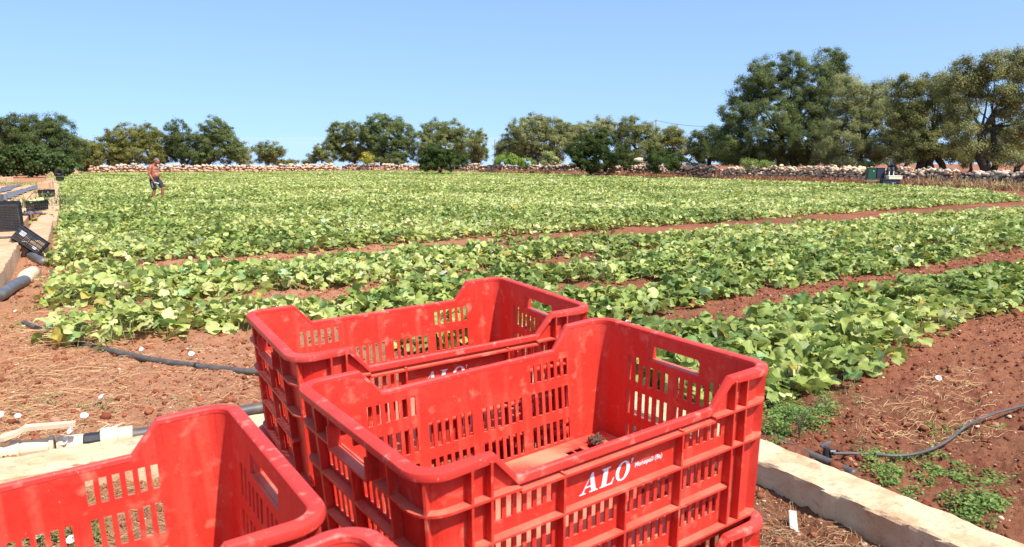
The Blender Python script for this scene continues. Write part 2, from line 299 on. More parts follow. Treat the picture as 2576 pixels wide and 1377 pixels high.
# ---------------------------------------------------------------- red crates
HX, HY, HH = .2858, .1793, .25
def crate_parts(hx, hy, H, r, taper, dip, dxt, dxb, longholes, shortholes, zs, p=.0128, t=.003):
    """returns dict of MB: shell, rim, ribs, base"""
    def xs_for(holes, h, extra):
        s = set([-h+r, h-r]+list(extra))
        for (a, b, _, _) in holes: s |= {a, b}
        s = sorted(s); out = [s[0]]
        for q in s[1:]:
            while q-out[-1] > .03: out.append(out[-1]+(q-out[-1])/2 if q-out[-1] < .06 else out[-1]+.03)
            if q-out[-1] > 1e-5: out.append(q)
        return out
    ex = [-dxt, -dxb, dxb, dxt] if dip else []
    X = xs_for(longholes, hx, ex); Y = xs_for(shortholes, hy, [])
    ST = []     # x, y, nx, ny, side, coord
    for x in X: ST.append((x, -hy, 0, -1, 'F', x))
    for k in range(1, 8): a = -pi/2+k*pi/16; ST.append((hx-r+r*cos(a), -hy+r+r*sin(a), cos(a), sin(a), 'C', 0))
    for y in Y: ST.append((hx, y, 1, 0, 'R', y))
    for k in range(1, 8): a = k*pi/16; ST.append((hx-r+r*cos(a), hy-r+r*sin(a), cos(a), sin(a), 'C', 0))
    for x in X[::-1]: ST.append((x, hy, 0, 1, 'B', x))
    for k in range(1, 8): a = pi/2+k*pi/16; ST.append((-hx+r+r*cos(a), hy-r+r*sin(a), cos(a), sin(a), 'C', 0))
    for y in Y[::-1]: ST.append((-hx, y, -1, 0, 'L', y))
    for k in range(1, 8): a = pi+k*pi/16; ST.append((-hx+r+r*cos(a), -hy+r+r*sin(a), cos(a), sin(a), 'C', 0))
    n = len(ST)
    def ztop(s):
        if not dip or s[4] not in 'FB': return 0
        c = abs(s[5]); return 0 if c >= dxt-1e-6 else (-dip if c <= dxb+1e-6 else -dip*(dxt-c)/(dxt-dxb))
    def pt(i, z, off):
        s = ST[i % n]; o = off+taper*z/H
        return (s[0]+s[2]*o, s[1]+s[3]*o, z)
    zl = {0, -H}
    if dip: zl.add(-dip)
    for hs in (longholes, shortholes):
        for (_, _, a, b) in hs: zl |= {a, b}
    zl = sorted(zl, reverse=True)
    def kind(i):   # cell between station i and i+1
        a, b = ST[i % n], ST[(i+1) % n]
        return (a[4], (a[5]+b[5])/2) if a[4] == b[4] and a[4] != 'C' else ('C', 0)
    def hole(i, z0, z1):
        k, c = kind(i); zm = (z0+z1)/2
        if k == 'C': return False
        for (a, b, zt, zb) in (longholes if k in 'FB' else shortholes):
            if a < c < b and zb < zm < zt: return True
        return False
    def solid(i, j):
        if j < 0 or j >= len(zl)-1: return False
        z0, z1 = zl[j], zl[j+1]
        if dip and z0 == 0 and z1 >= -dip-1e-6 or (dip and z0 > -dip-1e-9 and z1 > -dip-1e-9):
            if ztop(ST[i % n]) <= z1+1e-6 and ztop(ST[(i+1) % n]) <= z1+1e-6: return False
        elif dip and z0 > -dip and z1 <= -dip: pass
        return not hole(i, z0, z1)
    sh = MB()
    for i in range(n):
        ta, tb = ztop(ST[i]), ztop(ST[(i+1) % n])
        for j in range(len(zl)-1):
            if not solid(i, j): continue
            z0, z1 = zl[j], zl[j+1]; za = max(min(z0, ta), z1); zb = max(min(z0, tb), z1)
            A, B, C, D = pt(i, za, 0), pt(i+1, zb, 0), pt(i+1, z1, 0), pt(i, z1, 0)
            a, b, c, d = pt(i, za, -t), pt(i+1, zb, -t), pt(i+1, z1, -t), pt(i, z1, -t)
            sh.add([A, B, C, D], [(3, 2, 1, 0)]); sh.add([a, b, c, d], [(0, 1, 2, 3)])
            if not solid((i-1) % n, j): sh.add([A, D, d, a], [(0, 1, 2, 3)])
            if not solid((i+1) % n, j): sh.add([B, b, c, C], [(0, 1, 2, 3)])
            if not solid(i, j+1): sh.add([D, C, c, d], [(0, 1, 2, 3)])
            if j > 0 and z0 < 0 and not solid(i, j-1) and za >= z0-1e-6: sh.add([A, B, b, a], [(3, 2, 1, 0)])
    rim = MB(); prof = [(-t-.0008, -.004), (-t-.0006, .0012), (-.0015, .003), (p*.7, .003), (p+.0005, .0012), (p+.0018, -.003), (p+.0012, -.0075), (p-.002, -.0078), (p-.003, -.003), (.0, -.0035)]
    V = []; f = []; k = len(prof)
    for i in range(n):
        wk = 1 if ST[i][4] not in 'FB' or not dip else min(1, max(.42, .42+.58*(abs(ST[i][5])-dxb)/(hx-r-dxb)))
        for (o, z) in prof: o = o*wk if o > .004 else o; q = pt(i, ztop(ST[i]), o); V.append((q[0], q[1], ztop(ST[i])+z))
    for i in range(n):
        for j in range(k-1): f.append((i*k+j, ((i+1) % n)*k+j, ((i+1) % n)*k+j+1, i*k+j+1))
    rim.add(V, f)
    ribs = MB(); th = .0032
    def ledge(z, ok, pp=p):
        for i in range(n):
            k_, c_ = kind(i)
            if not ok(k_, c_): continue
            vs = [pt(i, z, -.001), pt(i+1, z, -.001), pt(i+1, z, pp), pt(i, z, pp)]; vs += [(v[0], v[1], v[2]-th) for v in vs]
            ribs.add(vs, [(0,3,2,1), (4,5,6,7), (3,7,6,2), (0,4,7,3), (1,2,6,5)])
    def vrib(side, c, z0, z1, pp=p-.0006):
        for z0_, z1_ in [(z0, z1)]:
            s = {'F': (0,-1), 'B': (0,1), 'R': (1,0), 'L': (-1,0)}[side]; hw = .0016; vs = []
            for z in (z0_, z1_):
                for cc in (c-hw, c+hw):
                    for o in (-.0012, pp):
                        oo = o+taper*z/H
                        vs.append((cc, s[1]*(hy+oo), z) if side in 'FB' else (s[0]*(hx+oo), cc, z))
            ribs.add(vs, [(0,1,3,2), (4,6,7,5), (0,4,5,1), (2,3,7,6), (0,2,6,4), (1,5,7,3)])
    base = MB()
    zf = -H+.036 if H > .2 else -H+.01
    return sh, rim, ribs, base, ledge, vrib, pt, ST
def slots(x0, x1, n, w, zt, zb):
    pit = (x1-x0-w)/(n-1); return [(x0+k*pit, x0+k*pit+w, zt, zb) for k in range(n)]
Z1, Z2, Z3 = (-.055, -.087), (-.106, -.148), (-.167, -.207)
LH = []
for (a, b) in ((-.194, -.112), (.112, .194)): LH += slots(a, b, 6, .0085, *Z1)
for (a, b) in ((-.194, -.112), (-.092, -.010), (.010, .092), (.112, .194)): LH += slots(a, b, 6, .0085, *Z2)+slots(a, b, 6, .0085, *Z3)
SH = [(-.057, .057, -.022, -.048)]
for sgn in (-1, 1):
    for q in (.013, .030, .048, .065, .083, .101):
        for zt, zb in ((-.051 if q > .08 else -.0615, -.096), (-.113, -.158), (-.177, -.212)): SH.append((sgn*q-.0045, sgn*q+.0045, zt, zb))
SH.sort()
sh, rim, ribs, base, ledge, vrib, pt, ST = crate_parts(HX, HY, HH, .027, .012, .039, .2, .166, LH, SH, None)
L_ = lambda k, c: k in 'FB'; S_ = lambda k, c: k in 'LR'
ledge(-.0475, lambda k, c: k == 'C' or (k in 'FB' and abs(c) > .166) or (k in 'LR' and abs(c) > .07))
ledge(-.0525, lambda k, c: k in 'FB' and abs(c) < .166)
ledge(-.103, lambda k, c: True); ledge(-.163, lambda k, c: k in 'LR' and abs(c) < .12 or k in 'FB' and abs(c) < .2)
ledge(-.228, lambda k, c: True)
for sd_ in 'FB':
    for c in (-.232, -.2065, .2065, .232): vrib(sd_, c, -.004, -.228)
    for c in (-.102, .102): vrib(sd_, c, -.05, -.228)
    vrib(sd_, 0, -.105, -.228)
for sd_ in 'LR':
    for c in (-.112, .112): vrib(sd_, c, -.004, -.228)
    for c in (-.06, .06): vrib(sd_, c, -.004, -.05)
    for c in (0,): vrib(sd_, c, -.053, -.228)
    for c in (-.02, .02): vrib(sd_, c, -.004, -.02)
for si in [i for i, q in enumerate(ST) if q[4] == 'C' and abs(abs(q[2])-abs(q[3])) < .01]:      # one fin down each rounded corner
    q = ST[si]; tx, ty = -q[3]*.0016, q[2]*.0016; vs = []
    for z in (-.005, -.228):
        for o in (-.001, .0126):
            c = pt(si, z, o); vs += [(c[0]-tx, c[1]-ty, z), (c[0]+tx, c[1]+ty, z)]
    ribs.add(vs, [(0,1,3,2), (4,6,7,5), (0,4,5,1), (2,3,7,6), (0,2,6,4), (1,5,7,3)])
# handle frame: inner lip of the hand hole
for s_ in (-1, 1):
    ribs.box((s_*(HX+.0065), 0, -.0505), (.016, .117, .003)); ribs.box((s_*(HX+.0065), .0585, -.035), (.016, .003, .03)); ribs.box((s_*(HX+.0065), -.0585, -.035), (.016, .003, .03))
# base: solid middle, slotted ends, ribs underneath
def base_mb(hx, hy, z, solid_r=.11):
    mb = MB(); nx, ny = 46, 22; x = np.linspace(-hx, hx, nx+1); y = np.linspace(-hy, hy, ny+1)
    for i in range(nx):
        for j in range(ny):
            cx_, cy_ = (x[i]+x[i+1])/2, (y[j]+y[j+1])/2
            if abs(cx_) > .15 and i % 4 != 3 and j % 2 == 1 and abs(cx_) < hx-.02 and abs(cy_) < hy-.02 and math.hypot(abs(cx_)-.15, cy_) > .03: continue
            q = [(x[i], y[j]), (x[i+1], y[j]), (x[i+1], y[j+1]), (x[i], y[j+1])]
            mb.add([(a, b, z) for a, b in q]+[(a, b, z-.003) for a, b in q], [(0,1,2,3), (7,6,5,4), (0,4,5,1), (1,5,6,2), (2,6,7,3), (3,7,4,0)])
    return mb
base = base_mb(HX-.0145, HY-.0145, -.212)
for k in range(-4, 5): base.box((k*.058, 0, -.224), (.003, 2*HY-.05, .018))
for k in range(-2, 3): base.box((0, k*.055, -.2245), (2*HX-.05, .003, .017))
def lettering():
    a = [(0,0),(7,0),(7,.9),(5.3,1.2),(6.3,4.2),(10.4,4.2),(10.8,1.2),(9,.9),(9,0),(17,0),(17,.9),(15.4,1.2),(12.6,14),(10.2,14),(3.4,1.3),(0,.9)]
    ah = [(7,5.2),(10.3,5.2),(9.7,11)]
    a = [(0,0),(5.4,0),(5.5,.8),(3.6,1.1),(5.2,4.1),(10,4.1),(10.5,1.1),(8.8,.8),(8.7,0),(16.2,0),(16.3,.8),(14.5,1.1),(12.3,14.2),(10.9,14.2),(2.2,1.1),(.1,.8)]
    ah = [(5.8,5.1),(9.9,5.1),(9.3,11.4)]
    l = [(18,0),(29.5,0),(31.4,4.6),(30.5,4.7),(28.6,1.6),(27.4,1.1),(23.8,1.1),(25.9,12.4),(28,12.9),(28.1,13.7),(20,13.7),(19.9,12.9),(21.8,12.5),(19.6,1.2),(18.1,.8)]
    o1 = [(39.4+6.6*cos(t)+.0*sin(t)+1.2*sin(t), 6.85+7.2*sin(t)) for t in np.linspace(0, 2*pi, 33)[:-1]]
    o2 = [(39.3+3.3*cos(t)+1.2*sin(t), 6.85+6.1*sin(t)) for t in np.linspace(0, 2*pi, 33)[:-1]]
    q = [(47.2,13.9),(49.4,14.1),(48.9,12.9),(47.8,10.4),(47.3,10.5),(47.5,12.3)]
    k = .0262/14.2; me = curve_mesh('lettering', [a, ah, l, o1, o2, q], None, None, .0003)
    Rx = Matrix.Rotation(pi/2, 4, 'X'); tl = math.atan(.012/.25)
    X1 = Matrix.Translation((-.07, -HY-.0006+.012*.09/.25, -.0955)) @ Matrix.Rotation(tl, 4, 'X') @ Rx @ Matrix.Scale(k, 4)
    mt = text_mesh('Monopoli (Ba)', .0088, .15); X2 = Matrix.Translation((.0235, -HY-.0006+.012*.085/.25, -.0845)) @ Matrix.Rotation(tl, 4, 'X') @ Rx
    return [(me, X1), (mt, X2)]
def make_crate():
    r = empty('harvest_crate')
    sh.build('side_walls', M['red'], r); rim.build('rim', M['redrim'], r, smooth=True).data.set_sharp_from_angle(angle=R_(28)); ribs.build('ribs', M['red'], r); base.build('base', M['floorred'], r)
    merge_mesh('lettering', lettering(), M['print'], r)
    return r
# poses found from the photograph in a frame tilted a little against the level one
def frame():
    p, ro = -.1966, -.027
    c, s = cos(p), sin(p); M1 = np.array([[1,0,0],[0,s*1.0,-c],[0,c,s]])          # world -> (right, down, forward): forward = c*y+s*z ; up = -s*y+c*z
    M1 = np.array([[1,0,0],[0,s,-c],[0,c,s]]); 
    Rr = np.array([[cos(ro),-sin(ro),0],[sin(ro),cos(ro),0],[0,0,1]])
    c, s = cos(-PITCH), sin(-PITCH); M2 = np.array([[1,0,0],[0,s,-c],[0,c,s]])
    return M2.T @ Rr @ M1
FR = frame()
PITCHZ = .2435
def pose(o, X, Y, a, lvl=0, h=.3606, dx=0, dy=0):
    Rz = np.array([[cos(a),-sin(a),0],[sin(a),cos(a),0],[0,0,1]]); Rw = FR @ Rz
    c = FR @ np.array([X+dx, Y+dy, -h-lvl*PITCHZ])
    m = Matrix([[*Rw[0], c[0]], [*Rw[1], c[1]], [*Rw[2], c[2]], [0,0,0,1]]); o.matrix_world = m
GR = 'red plastic harvest crates stacked in the foreground'
crate0 = make_crate(); used = False
stacks = [('B', .0335, 1.0480, .606, 'lettered stack nearest the kerb'), ('A', -.1912, 1.4643, .517, 'rearmost stack touching the vines'), ('C', -.5269, .651, .581, 'stack at the lower left corner')]
cC, sC = cos(.581), sin(.581)
stacks.append(('D', -.2593, .3134, .68, 'stack at the bottom edge'))
ordn = ['top', 'second', 'third', 'fourth', 'lowest']
topl = {'B': 'empty red slatted crate with white lettering, on top of the central stack', 'A': 'empty red slatted crate behind the lettered one, nearest the vines, topmost of its stack',
        'C': 'empty red slatted crate cut off by the left picture edge, topmost of its stack', 'D': 'red crate showing only a rounded rim corner at the bottom edge between two larger crates'}
for nm, X, Y, a, wh in stacks:
    for lv in range(5):
        o = crate0 if not used else copy_tree(crate0); used = True
        pose(o, X, Y, a+random.uniform(-.006, .006)*(lv > 0), lv, dx=random.uniform(-.004, .004)*(lv > 0), dy=random.uniform(-.004, .004)*(lv > 0))
        tag(o, topl[nm] if lv == 0 else '%s red slatted crate down in the %s' % (ordn[lv], wh), 'crate', GR)
# dried leaf lying in the lettered crate
mb = MB()
for k in range(9):
    q = [(random.uniform(-.016, .016), random.uniform(-.014, .014), random.uniform(0, .011)) for _ in range(5)]; mb.tube(q, [.001, .0016, .002, .0016, .001], 5)
o = mb.build('dried_leaf', M['trash']); Xb, Yb, ab = .0302, 1.0496, .610
pose(o, Xb+cos(ab)*.225-sin(ab)*.12, Yb+sin(ab)*.225+cos(ab)*.12, ab, 0, h=.3606+.209); tag(o, 'shrivelled brown leaf lying on the floor of the lettered red crate', 'dried leaf')

# ---------------------------------------------------------------- melon vines
wallpts = [(-56.1, 97.8), (-36.3, 104), (-25.1, 114.9), (-10.9, 111), (5.25, 89.7), (18.1, 67.5), (25.4, 53.2), (28.9, 42.7), (33, 31), (40, 15)]
wp = np.array(wallpts)
def inside(px, py, poly):
    r = np.zeros(len(px), bool); j = len(poly)-1
    for i in range(len(poly)):
        xi, yi = poly[i]; xj, yj = poly[j]
        c = ((yi > py) != (yj > py)) & (px < (xj-xi)*(py-yi)/(yj-yi+1e-12)+xi); r ^= c; j = i
    return r
fpoly = [(30, -6), (30, 8), (24.5, 29.0), (21.5, 31.8), (25.6, 41.5), (23.2, 52), (15.8, 66.5), (3.4, 87.5), (-11.5, 108.5), (-25, 110.5), (-36, 101.8), (-53, 95), (-51, 84), (-60, 94), (-5.5, 7.2), (-3, 6), (2, 4)]
def ell(u, v, ru, rv):    # bare patches given where they show, turned into ground ellipses
    c = G(u, v); a = G(u+ru, v); b = G(u, v-rv); return c[0], c[1], abs(a[0]-c[0]), abs(b[1]-c[1])
bare = [ell(840, 752, 95, 16), ell(1275, 502, 22, 4), ell(1590, 486, 45, 3), ell(300, 572, 26, 5), ell(690, 590, 12, 5), ell(1800, 812, 160, 26), ell(1520, 738, 150, 16), ell(470, 765, 60, 10)]
def density(x, y):
    s = x*E1[0]+y*E1[1]; q = x*E2[0]+y*E2[1]
    wob = fbm(s, q*0, .55, 3, 41)*.55; wob2 = fbm(s, q*0, .5, 3, 47)*.5
    d = np.zeros_like(x); 
    smin = .30+(q-8)*.066+fbm(q, q*0, .8, 2, 51)*.7
    def band(q0, q1, s0, s1=999):
        e = .32; a = np.clip((q-(q0+wob))/e, 0, 1)*np.clip((q1+wob2-q)/e, 0, 1)*np.clip((s-s0)/.25, 0, 1)*(s < s1); return a
    d = np.maximum(d, band(3.2, 5.15, 3.6)); d = np.maximum(d, band(5.7, 6.95, 2.9))
    d = np.maximum(d, band(6.6, 9.0, 7.6)); d = np.maximum(d, band(7.4, 8.5, .25)); d = np.maximum(d, band(9.65, 12.9-.082*np.clip(y, 0, 32), -9)); d = np.maximum(d, band(8.2, 9.9, 9.5))
    d = np.maximum(d, np.clip((q-13.5-wob*.6)/.2, 0, 1))
    d *= np.clip((s-smin)/.3, 0, 1)
    for (cx_, cy_, rx, ry) in bare: d *= np.clip((np.hypot((x-cx_)/rx, (y-cy_)/ry)-.8)/.35, 0, 1)
    return d*inside(x, y, fpoly)
def rot_frames(n, tilt, r):
    az = r.random(n)*2*pi; nx = np.sin(tilt)*np.cos(az); ny = np.sin(tilt)*np.sin(az); nz = np.cos(tilt)
    N_ = np.stack([nx, ny, nz], 1); a = r.random(n)*2*pi
    t = np.stack([np.cos(a), np.sin(a), 0*a], 1); t -= N_*(t*N_).sum(1)[:, None]; t /= np.linalg.norm(t, axis=1)[:, None]+1e-9
    return t, np.cross(N_, t), N_
def place(tmpl_v, tmpl_f, c, s, t, b, N_, col):
    k = len(tmpl_v); n = len(c)
    V = c[:, None]+s[:, None, None]*(tmpl_v[None, :, 0, None]*t[:, None]+tmpl_v[None, :, 1, None]*b[:, None]+tmpl_v[None, :, 2, None]*N_[:, None])
    F = [(np.arange(n)[:, None, None]*k+f[None]).reshape(-1, f.shape[1]) for f in tmpl_f]
    return V.reshape(-1, 3), F, np.repeat(col, k, 0), np.tile(tmpl_v*np.array([1, 1, 0]), (n, 1))
def leaf_template(level, seed):
    r = np.random.default_rng(seed); fold = r.uniform(.05, .5); w1, w2 = r.uniform(0, 6, 2)
    def z(x, y): 
        th = np.arctan2(y, x); rr = np.hypot(x, y)
        return fold*(np.abs(y)-.2)*rr+.15*rr*np.sin(3*th+w1)+.10*rr**2*np.sin(5*th+w2)+.05*rr**3*np.sin(9*th+w1)-.18*rr*rr
    if level == 0:
        n = 18; th = np.arange(n)*2*pi/n
        def rim(t): 
            d = np.abs(((t-pi)+pi) % (2*pi)-pi); base = .93+.075*np.cos(5*t); return base*np.where(d < .3, .5, np.where(d < .75, .95, 1))
        r1 = rim(th); V = [(0, 0)]+[(.55*a*cos(t), .55*a*sin(t)) for a, t in zip(r1, th)]+[(a*cos(t), a*sin(t)) for a, t in zip(r1, th)]
        V = np.array(V); f3 = np.array([(0, 1+i, 1+(i+1) % n) for i in range(n)]); f4 = np.array([(1+i, 1+n+i, 1+n+(i+1) % n, 1+(i+1) % n) for i in range(n)]); F = [f3, f4]
    elif level == 1:
        n = 7; th = np.arange(n)*2*pi/n; V = np.array([(0, 0)]+[(cos(t)*(.5 if i == 3 else 1), sin(t)) for i, t in enumerate(th)]); F = [np.array([(0, 1+i, 1+(i+1) % n) for i in range(n)])]
    else:
        V = np.array([(-.9, 0), (0, -.95), (1, 0), (0, .95)]); F = [np.array([(0, 1, 2), (0, 2, 3)])]
    return np.column_stack([V, z(V[:, 0], V[:, 1])*(1 if level < 2 else 1.2)]), F
def leafcol(x, y, n, r):
    k = r.random(n); g = fbm(x, y, .35, 3, 61)*1.4+fbm(x, y, 1.6, 2, 66)*.5
    pal = np.array([[.14, .20, .035], [.265, .335, .062], [.40, .455, .105], [.51, .55, .165], [.62, .61, .28]])
    q = np.clip(.46+g*.5+r.normal(0, .25, n)+(k > .93)*.35, 0, .999)*4; i = q.astype(int); f = (q-i)[:, None]
    c = pal[i]*(1-f)+pal[np.minimum(i+1, 4)]*f; c *= r.uniform(.85, 1.12, n)[:, None]
    y_ = k < .022; c[y_] = np.array([.55, .42, .08])*r.uniform(.7, 1, y_.sum())[:, None]
    w2 = (k > .022) & (k < .026); c[w2] = (.62, .62, .5)
    bl = (k > .035) & (k < .11); c[bl] = c[bl]*np.array([.7, .95, 1.2])
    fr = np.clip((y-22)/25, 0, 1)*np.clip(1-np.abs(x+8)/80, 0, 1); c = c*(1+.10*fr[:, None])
    return c
def canopy(x, y): return (.19+fbm(x, y, 1.7, 3, 71)*.19+fbm(x, y, 5, 2, 77)*.09)*np.clip(1-(y-20)/120, .75, 1)*np.where(y < 12, 1.08, 1)
def vines(name, y0, y1, dens, size, level, label, petiole=False, seed=1):
    r = np.random.default_rng(seed); W = .78
    n = int(dens*W*(y1**2-y0**2)); y = np.sqrt(r.random(n)*(y1**2-y0**2)+y0**2); x = (r.random(n)*2-1)*W*y
    d = density(x, y); k = r.random(n) < d; x, y, d = x[k], y[k], d[k]; n = len(x)
    u = r.random(n)**.55; h = np.clip(canopy(x, y), .07, .4)*(.3+.7*d)*u+.02; z = gz(y)+relief(x, y)*(y < 20)+h
    tilt = np.clip(np.abs(r.normal(.58, .42, n)), 0, 1.45)
    s = size*r.uniform(.55, 1.25, n)*np.where(r.random(n) > .85, 1.25, 1)
    t, b, N_ = rot_frames(n, tilt, r); col = leafcol(x, y, n, r); Vs, Fs, Cs, Ls = [], {}, [], []; off = 0
    c = np.stack([x, y, z], 1); vi = r.integers(0, 6, n)
    for v in range(6):
        q = vi == v; tv, tf = leaf_template(level, 90+v); V, F, C, Lv = place(tv, tf, c[q], s[q], t[q], b[q], N_[q], col[q])
        Vs.append(V); Cs.append(C); Ls.append(Lv)
        for f in F: Fs.setdefault(f.shape[1], []).append(f+off)
        off += len(V)
    if petiole:
        q = r.random(n) < .8; cq = c[q]; m = len(cq); g = cq.copy(); g[:, :2] += r.normal(0, .05, (m, 2)); g[:, 2] = gz(g[:, 1])+.01
        wv = np.stack([np.cos(r.random(m)*6), np.sin(r.random(m)*6), 0*cq[:, 0]], 1)*.0032
        V = np.stack([g-wv, g+wv, cq+wv*.8, cq-wv*.8], 1).reshape(-1, 3); Vs.append(V); Cs.append(np.tile(np.array([[.3, .38, .14]]), (len(V), 1))); Ls.append(np.tile([[.5, .5, 0]], (len(V), 1)))
        Fs.setdefault(4, []).append((np.arange(m)[:, None]*4+np.arange(4)[None])+off)
    F = [np.concatenate(v) for v in Fs.values()]
    print(name, n, 'leaves')
    o = npmesh(name, np.concatenate(Vs), F, M['leaf'], col=np.concatenate(Cs), lv=np.concatenate(Ls))
    return tag(o, label, 'vines', kind='stuff')
vines('melon_vines', 3.5, 13.3, 265, .067, 0, 'broad lobed melon leaves in the nearest rows over red soil', True, 1)
vines('melon_vines', 13.3, 34, 230, .057, 1, 'melon leaves in the rows around and before the walking man', False, 2)
vines('melon_vines', 34, 118, 84, .083, 2, 'pale green melon leaves covering the far field up to the stone wall', False, 3)

# ---------------------------------------------------------------- clods, pebbles, straw, weeds
def ico(level=1):
    t = (1+5**.5)/2; V = [(-1,t,0),(1,t,0),(-1,-t,0),(1,-t,0),(0,-1,t),(0,1,t),(0,-1,-t),(0,1,-t),(t,0,-1),(t,0,1),(-t,0,-1),(-t,0,1)]
    F = [(0,11,5),(0,5,1),(0,1,7),(0,7,10),(0,10,11),(1,5,9),(5,11,4),(11,10,2),(10,7,6),(7,1,8),(3,9,4),(3,4,2),(3,2,6),(3,6,8),(3,8,9),(4,9,5),(2,4,11),(6,2,10),(8,6,7),(9,8,1)]
    V = [np.array(v)/np.linalg.norm(v) for v in V]
    for _ in range(level):
        c = {}; F2 = []
        def mid(a, b):
            k = (min(a, b), max(a, b))
            if k not in c: m = V[a]+V[b]; V.append(m/np.linalg.norm(m)); c[k] = len(V)-1
            return c[k]
        for a, b, d in F: x, y, z = mid(a, b), mid(b, d), mid(d, a); F2 += [(a,x,z),(b,y,x),(d,z,y),(x,y,z)]
        F = F2
    return np.array(V), np.array(F)
def lumps(name, C, S, col, m, level=1, parent=None, squash=(1,1,.7), rough=.25, seed=0, yaw=None):
    """many irregular stones / clods as one mesh. C (n,3) centres, S (n,3) or (n,) radii"""
    r = np.random.default_rng(seed); V0, F0 = ico(level); n = len(C); k = len(V0); S = np.asarray(S); S = S if S.ndim == 2 else S[:, None]*np.array(squash)
    rad = np.ones((n, k)); 
    for _ in range(4):     # angular cuts
        d = r.normal(size=(n, 3)); d /= np.linalg.norm(d, axis=1)[:, None]; h = r.uniform(.55, .95, n); dt = d @ V0.T
        rad = np.where(dt > h[:, None], np.minimum(rad, h[:, None]/np.maximum(dt, 1e-3)), rad)
    rad *= 1+r.normal(0, rough*.25, (n, k)); a = r.random(n)*2*pi if yaw is None else yaw; L = V0[None]*rad[..., None]*S[:, None]
    x = L[..., 0]*np.cos(a)[:, None]-L[..., 1]*np.sin(a)[:, None]; y = L[..., 0]*np.sin(a)[:, None]+L[..., 1]*np.cos(a)[:, None]
    ti = r.normal(0, .25, n)[:, None]; z = L[..., 2]*np.cos(ti)+x*np.sin(ti); x = x*np.cos(ti)-L[..., 2]*np.sin(ti)
    V = np.stack([x, y, z], -1)+C[:, None]
    return npmesh(name, V.reshape(-1, 3), [(np.arange(n)[:, None, None]*k+F0[None]).reshape(-1, 3)], m, parent, col=np.repeat(col, k, 0))
kn = np.array([kd[1], -kd[0]])
def field_side(x, y, marg=.05):    # True on the field side of both near kerbs
    a = (x-2.1)*(-kd[1]*-1)+(y-2.86)*(-kd[0]*1)   # placeholder, replaced below
    s1 = (x-2.1)*kd[1]-(y-2.86)*kd[0]             # >0: right of right kerb's field edge
    s2 = (y-4.44)*ld[0]-(x+1.6)*ld[1]             # >0: beyond the left kerb's field edge
    return (s1 > marg) | ((s2 > marg) & (s1 > -9)) & (y > 2.4+0*x)
def fan(n, y0, y1, r, W=.75, bias=1.0):
    y = np.sqrt(r.random(n)**bias*(y1**2-y0**2)+y0**2); x = (r.random(n)*2-1)*W*y; return x, y
def leftof(x, y):   # right of the left kerb
    return ((x-LN[0])*fd[1]-(y-LN[1])*fd[0]) > .1
r = np.random.default_rng(5)
x, y = fan(90000, 2.4, 15, r); d = density(x, y); ok = field_side(x, y) & leftof(x, y) & (d < .4) & (r.random(len(x)) < .38+.9*np.clip(fbm(x, y, 1.3, 2, 88)+.2, 0, 1)); x, y = x[ok], y[ok]
s = r.lognormal(-4.8, .55, len(x)); s = np.clip(s, .003, .045); z = gz(y)+relief(x, y)+s*.25
rr = r.random(len(x))[:, None]; c = np.array([.26, .085, .042])*(1-rr)+np.array([.14, .042, .022])*rr; c = c*np.where(x < 0, 1.35, 1.)[:, None]; k = r.random(len(x)); c[k > .93] = (.42, .2, .12)
tag(lumps('soil_clods', np.stack([x, y, z], 1), s, c, M['clod'], 0, seed=3), 'crumbs and clods of red earth lying over the bare soil', 'soil clods', kind='stuff')
x, y = fan(5200, 2.4, 14, r); ok = field_side(x, y) & leftof(x, y) & (density(x, y) < .3); x, y = x[ok], y[ok]; s = np.clip(r.lognormal(-4.9, .45, len(x)), .003, .022); z = gz(y)+relief(x, y)+s*.3
rr = r.random(len(x))[:, None]; c = np.array([.62, .5, .36])*(1-rr)+np.array([.5, .3, .18])*rr
tag(lumps('pebbles', np.stack([x, y, z], 1), s, c, M['clod'], 0, squash=(1,.8,.5), seed=4), 'small pale limestone pebbles strewn on the red soil', 'pebbles', kind='stuff')
def strands(name, x, y, ln, col, wd=.0025, lift=.01, seed=0, dirs=None, up=0., label='', cat='straw', m=None, z0=None, seg=4, bend=.5, parent=None):
    r = np.random.default_rng(seed); n = len(x); a = r.random(n)*2*pi if dirs is None else dirs+r.normal(0, .35, n); k = seg+1
    t = np.linspace(0, 1, k); cv = r.normal(0, bend, n)
    A = a[:, None]+cv[:, None]*t[None]; dx = np.cos(A)*(ln[:, None]/seg)*np.cos(up if np.isscalar(up) else up[:, None]); dy = np.sin(A)*(ln[:, None]/seg)*np.cos(up if np.isscalar(up) else up[:, None])
    px = x[:, None]+np.cumsum(dx, 1)-dx; py = y[:, None]+np.cumsum(dy, 1)-dy
    U = (np.full(n, up) if np.isscalar(up) else up)[:, None]; h = np.sin(U)*ln[:, None]*t[None]-(.5*(ln[:, None]*t[None])**2)*np.abs(np.sin(U))*r.uniform(.2, 1.5, n)[:, None]
    base = (gz(py)+relief(px, py)*(py < 15)) if z0 is None else np.repeat(z0[:, None], k, 1)
    pz = base+lift*r.random(n)[:, None]+np.maximum(h, 0 if z0 is None else -9)+.004*np.sin(t*pi)[None]*r.random(n)[:, None]*4
    nx, ny = -np.sin(A)*wd, np.cos(A)*wd; wz = wd*r.uniform(-1, 1, n)[:, None]*np.ones(k)[None]
    tp = (1-.6*t)[None]
    V = np.stack([np.stack([px+nx*tp, py+ny*tp, pz+wz], -1), np.stack([px-nx*tp, py-ny*tp, pz-wz], -1)], 2).reshape(-1, 3)
    i = np.arange(n)[:, None]*2*k+np.arange(seg)[None]*2; F = np.stack([i, i+1, i+3, i+2], -1).reshape(-1, 4)
    o = npmesh(name, V, [F], m or M['straw'], parent, col=np.repeat(col, 2*k, 0)); 
    if label: tag(o, label, cat, kind='stuff')
    return o
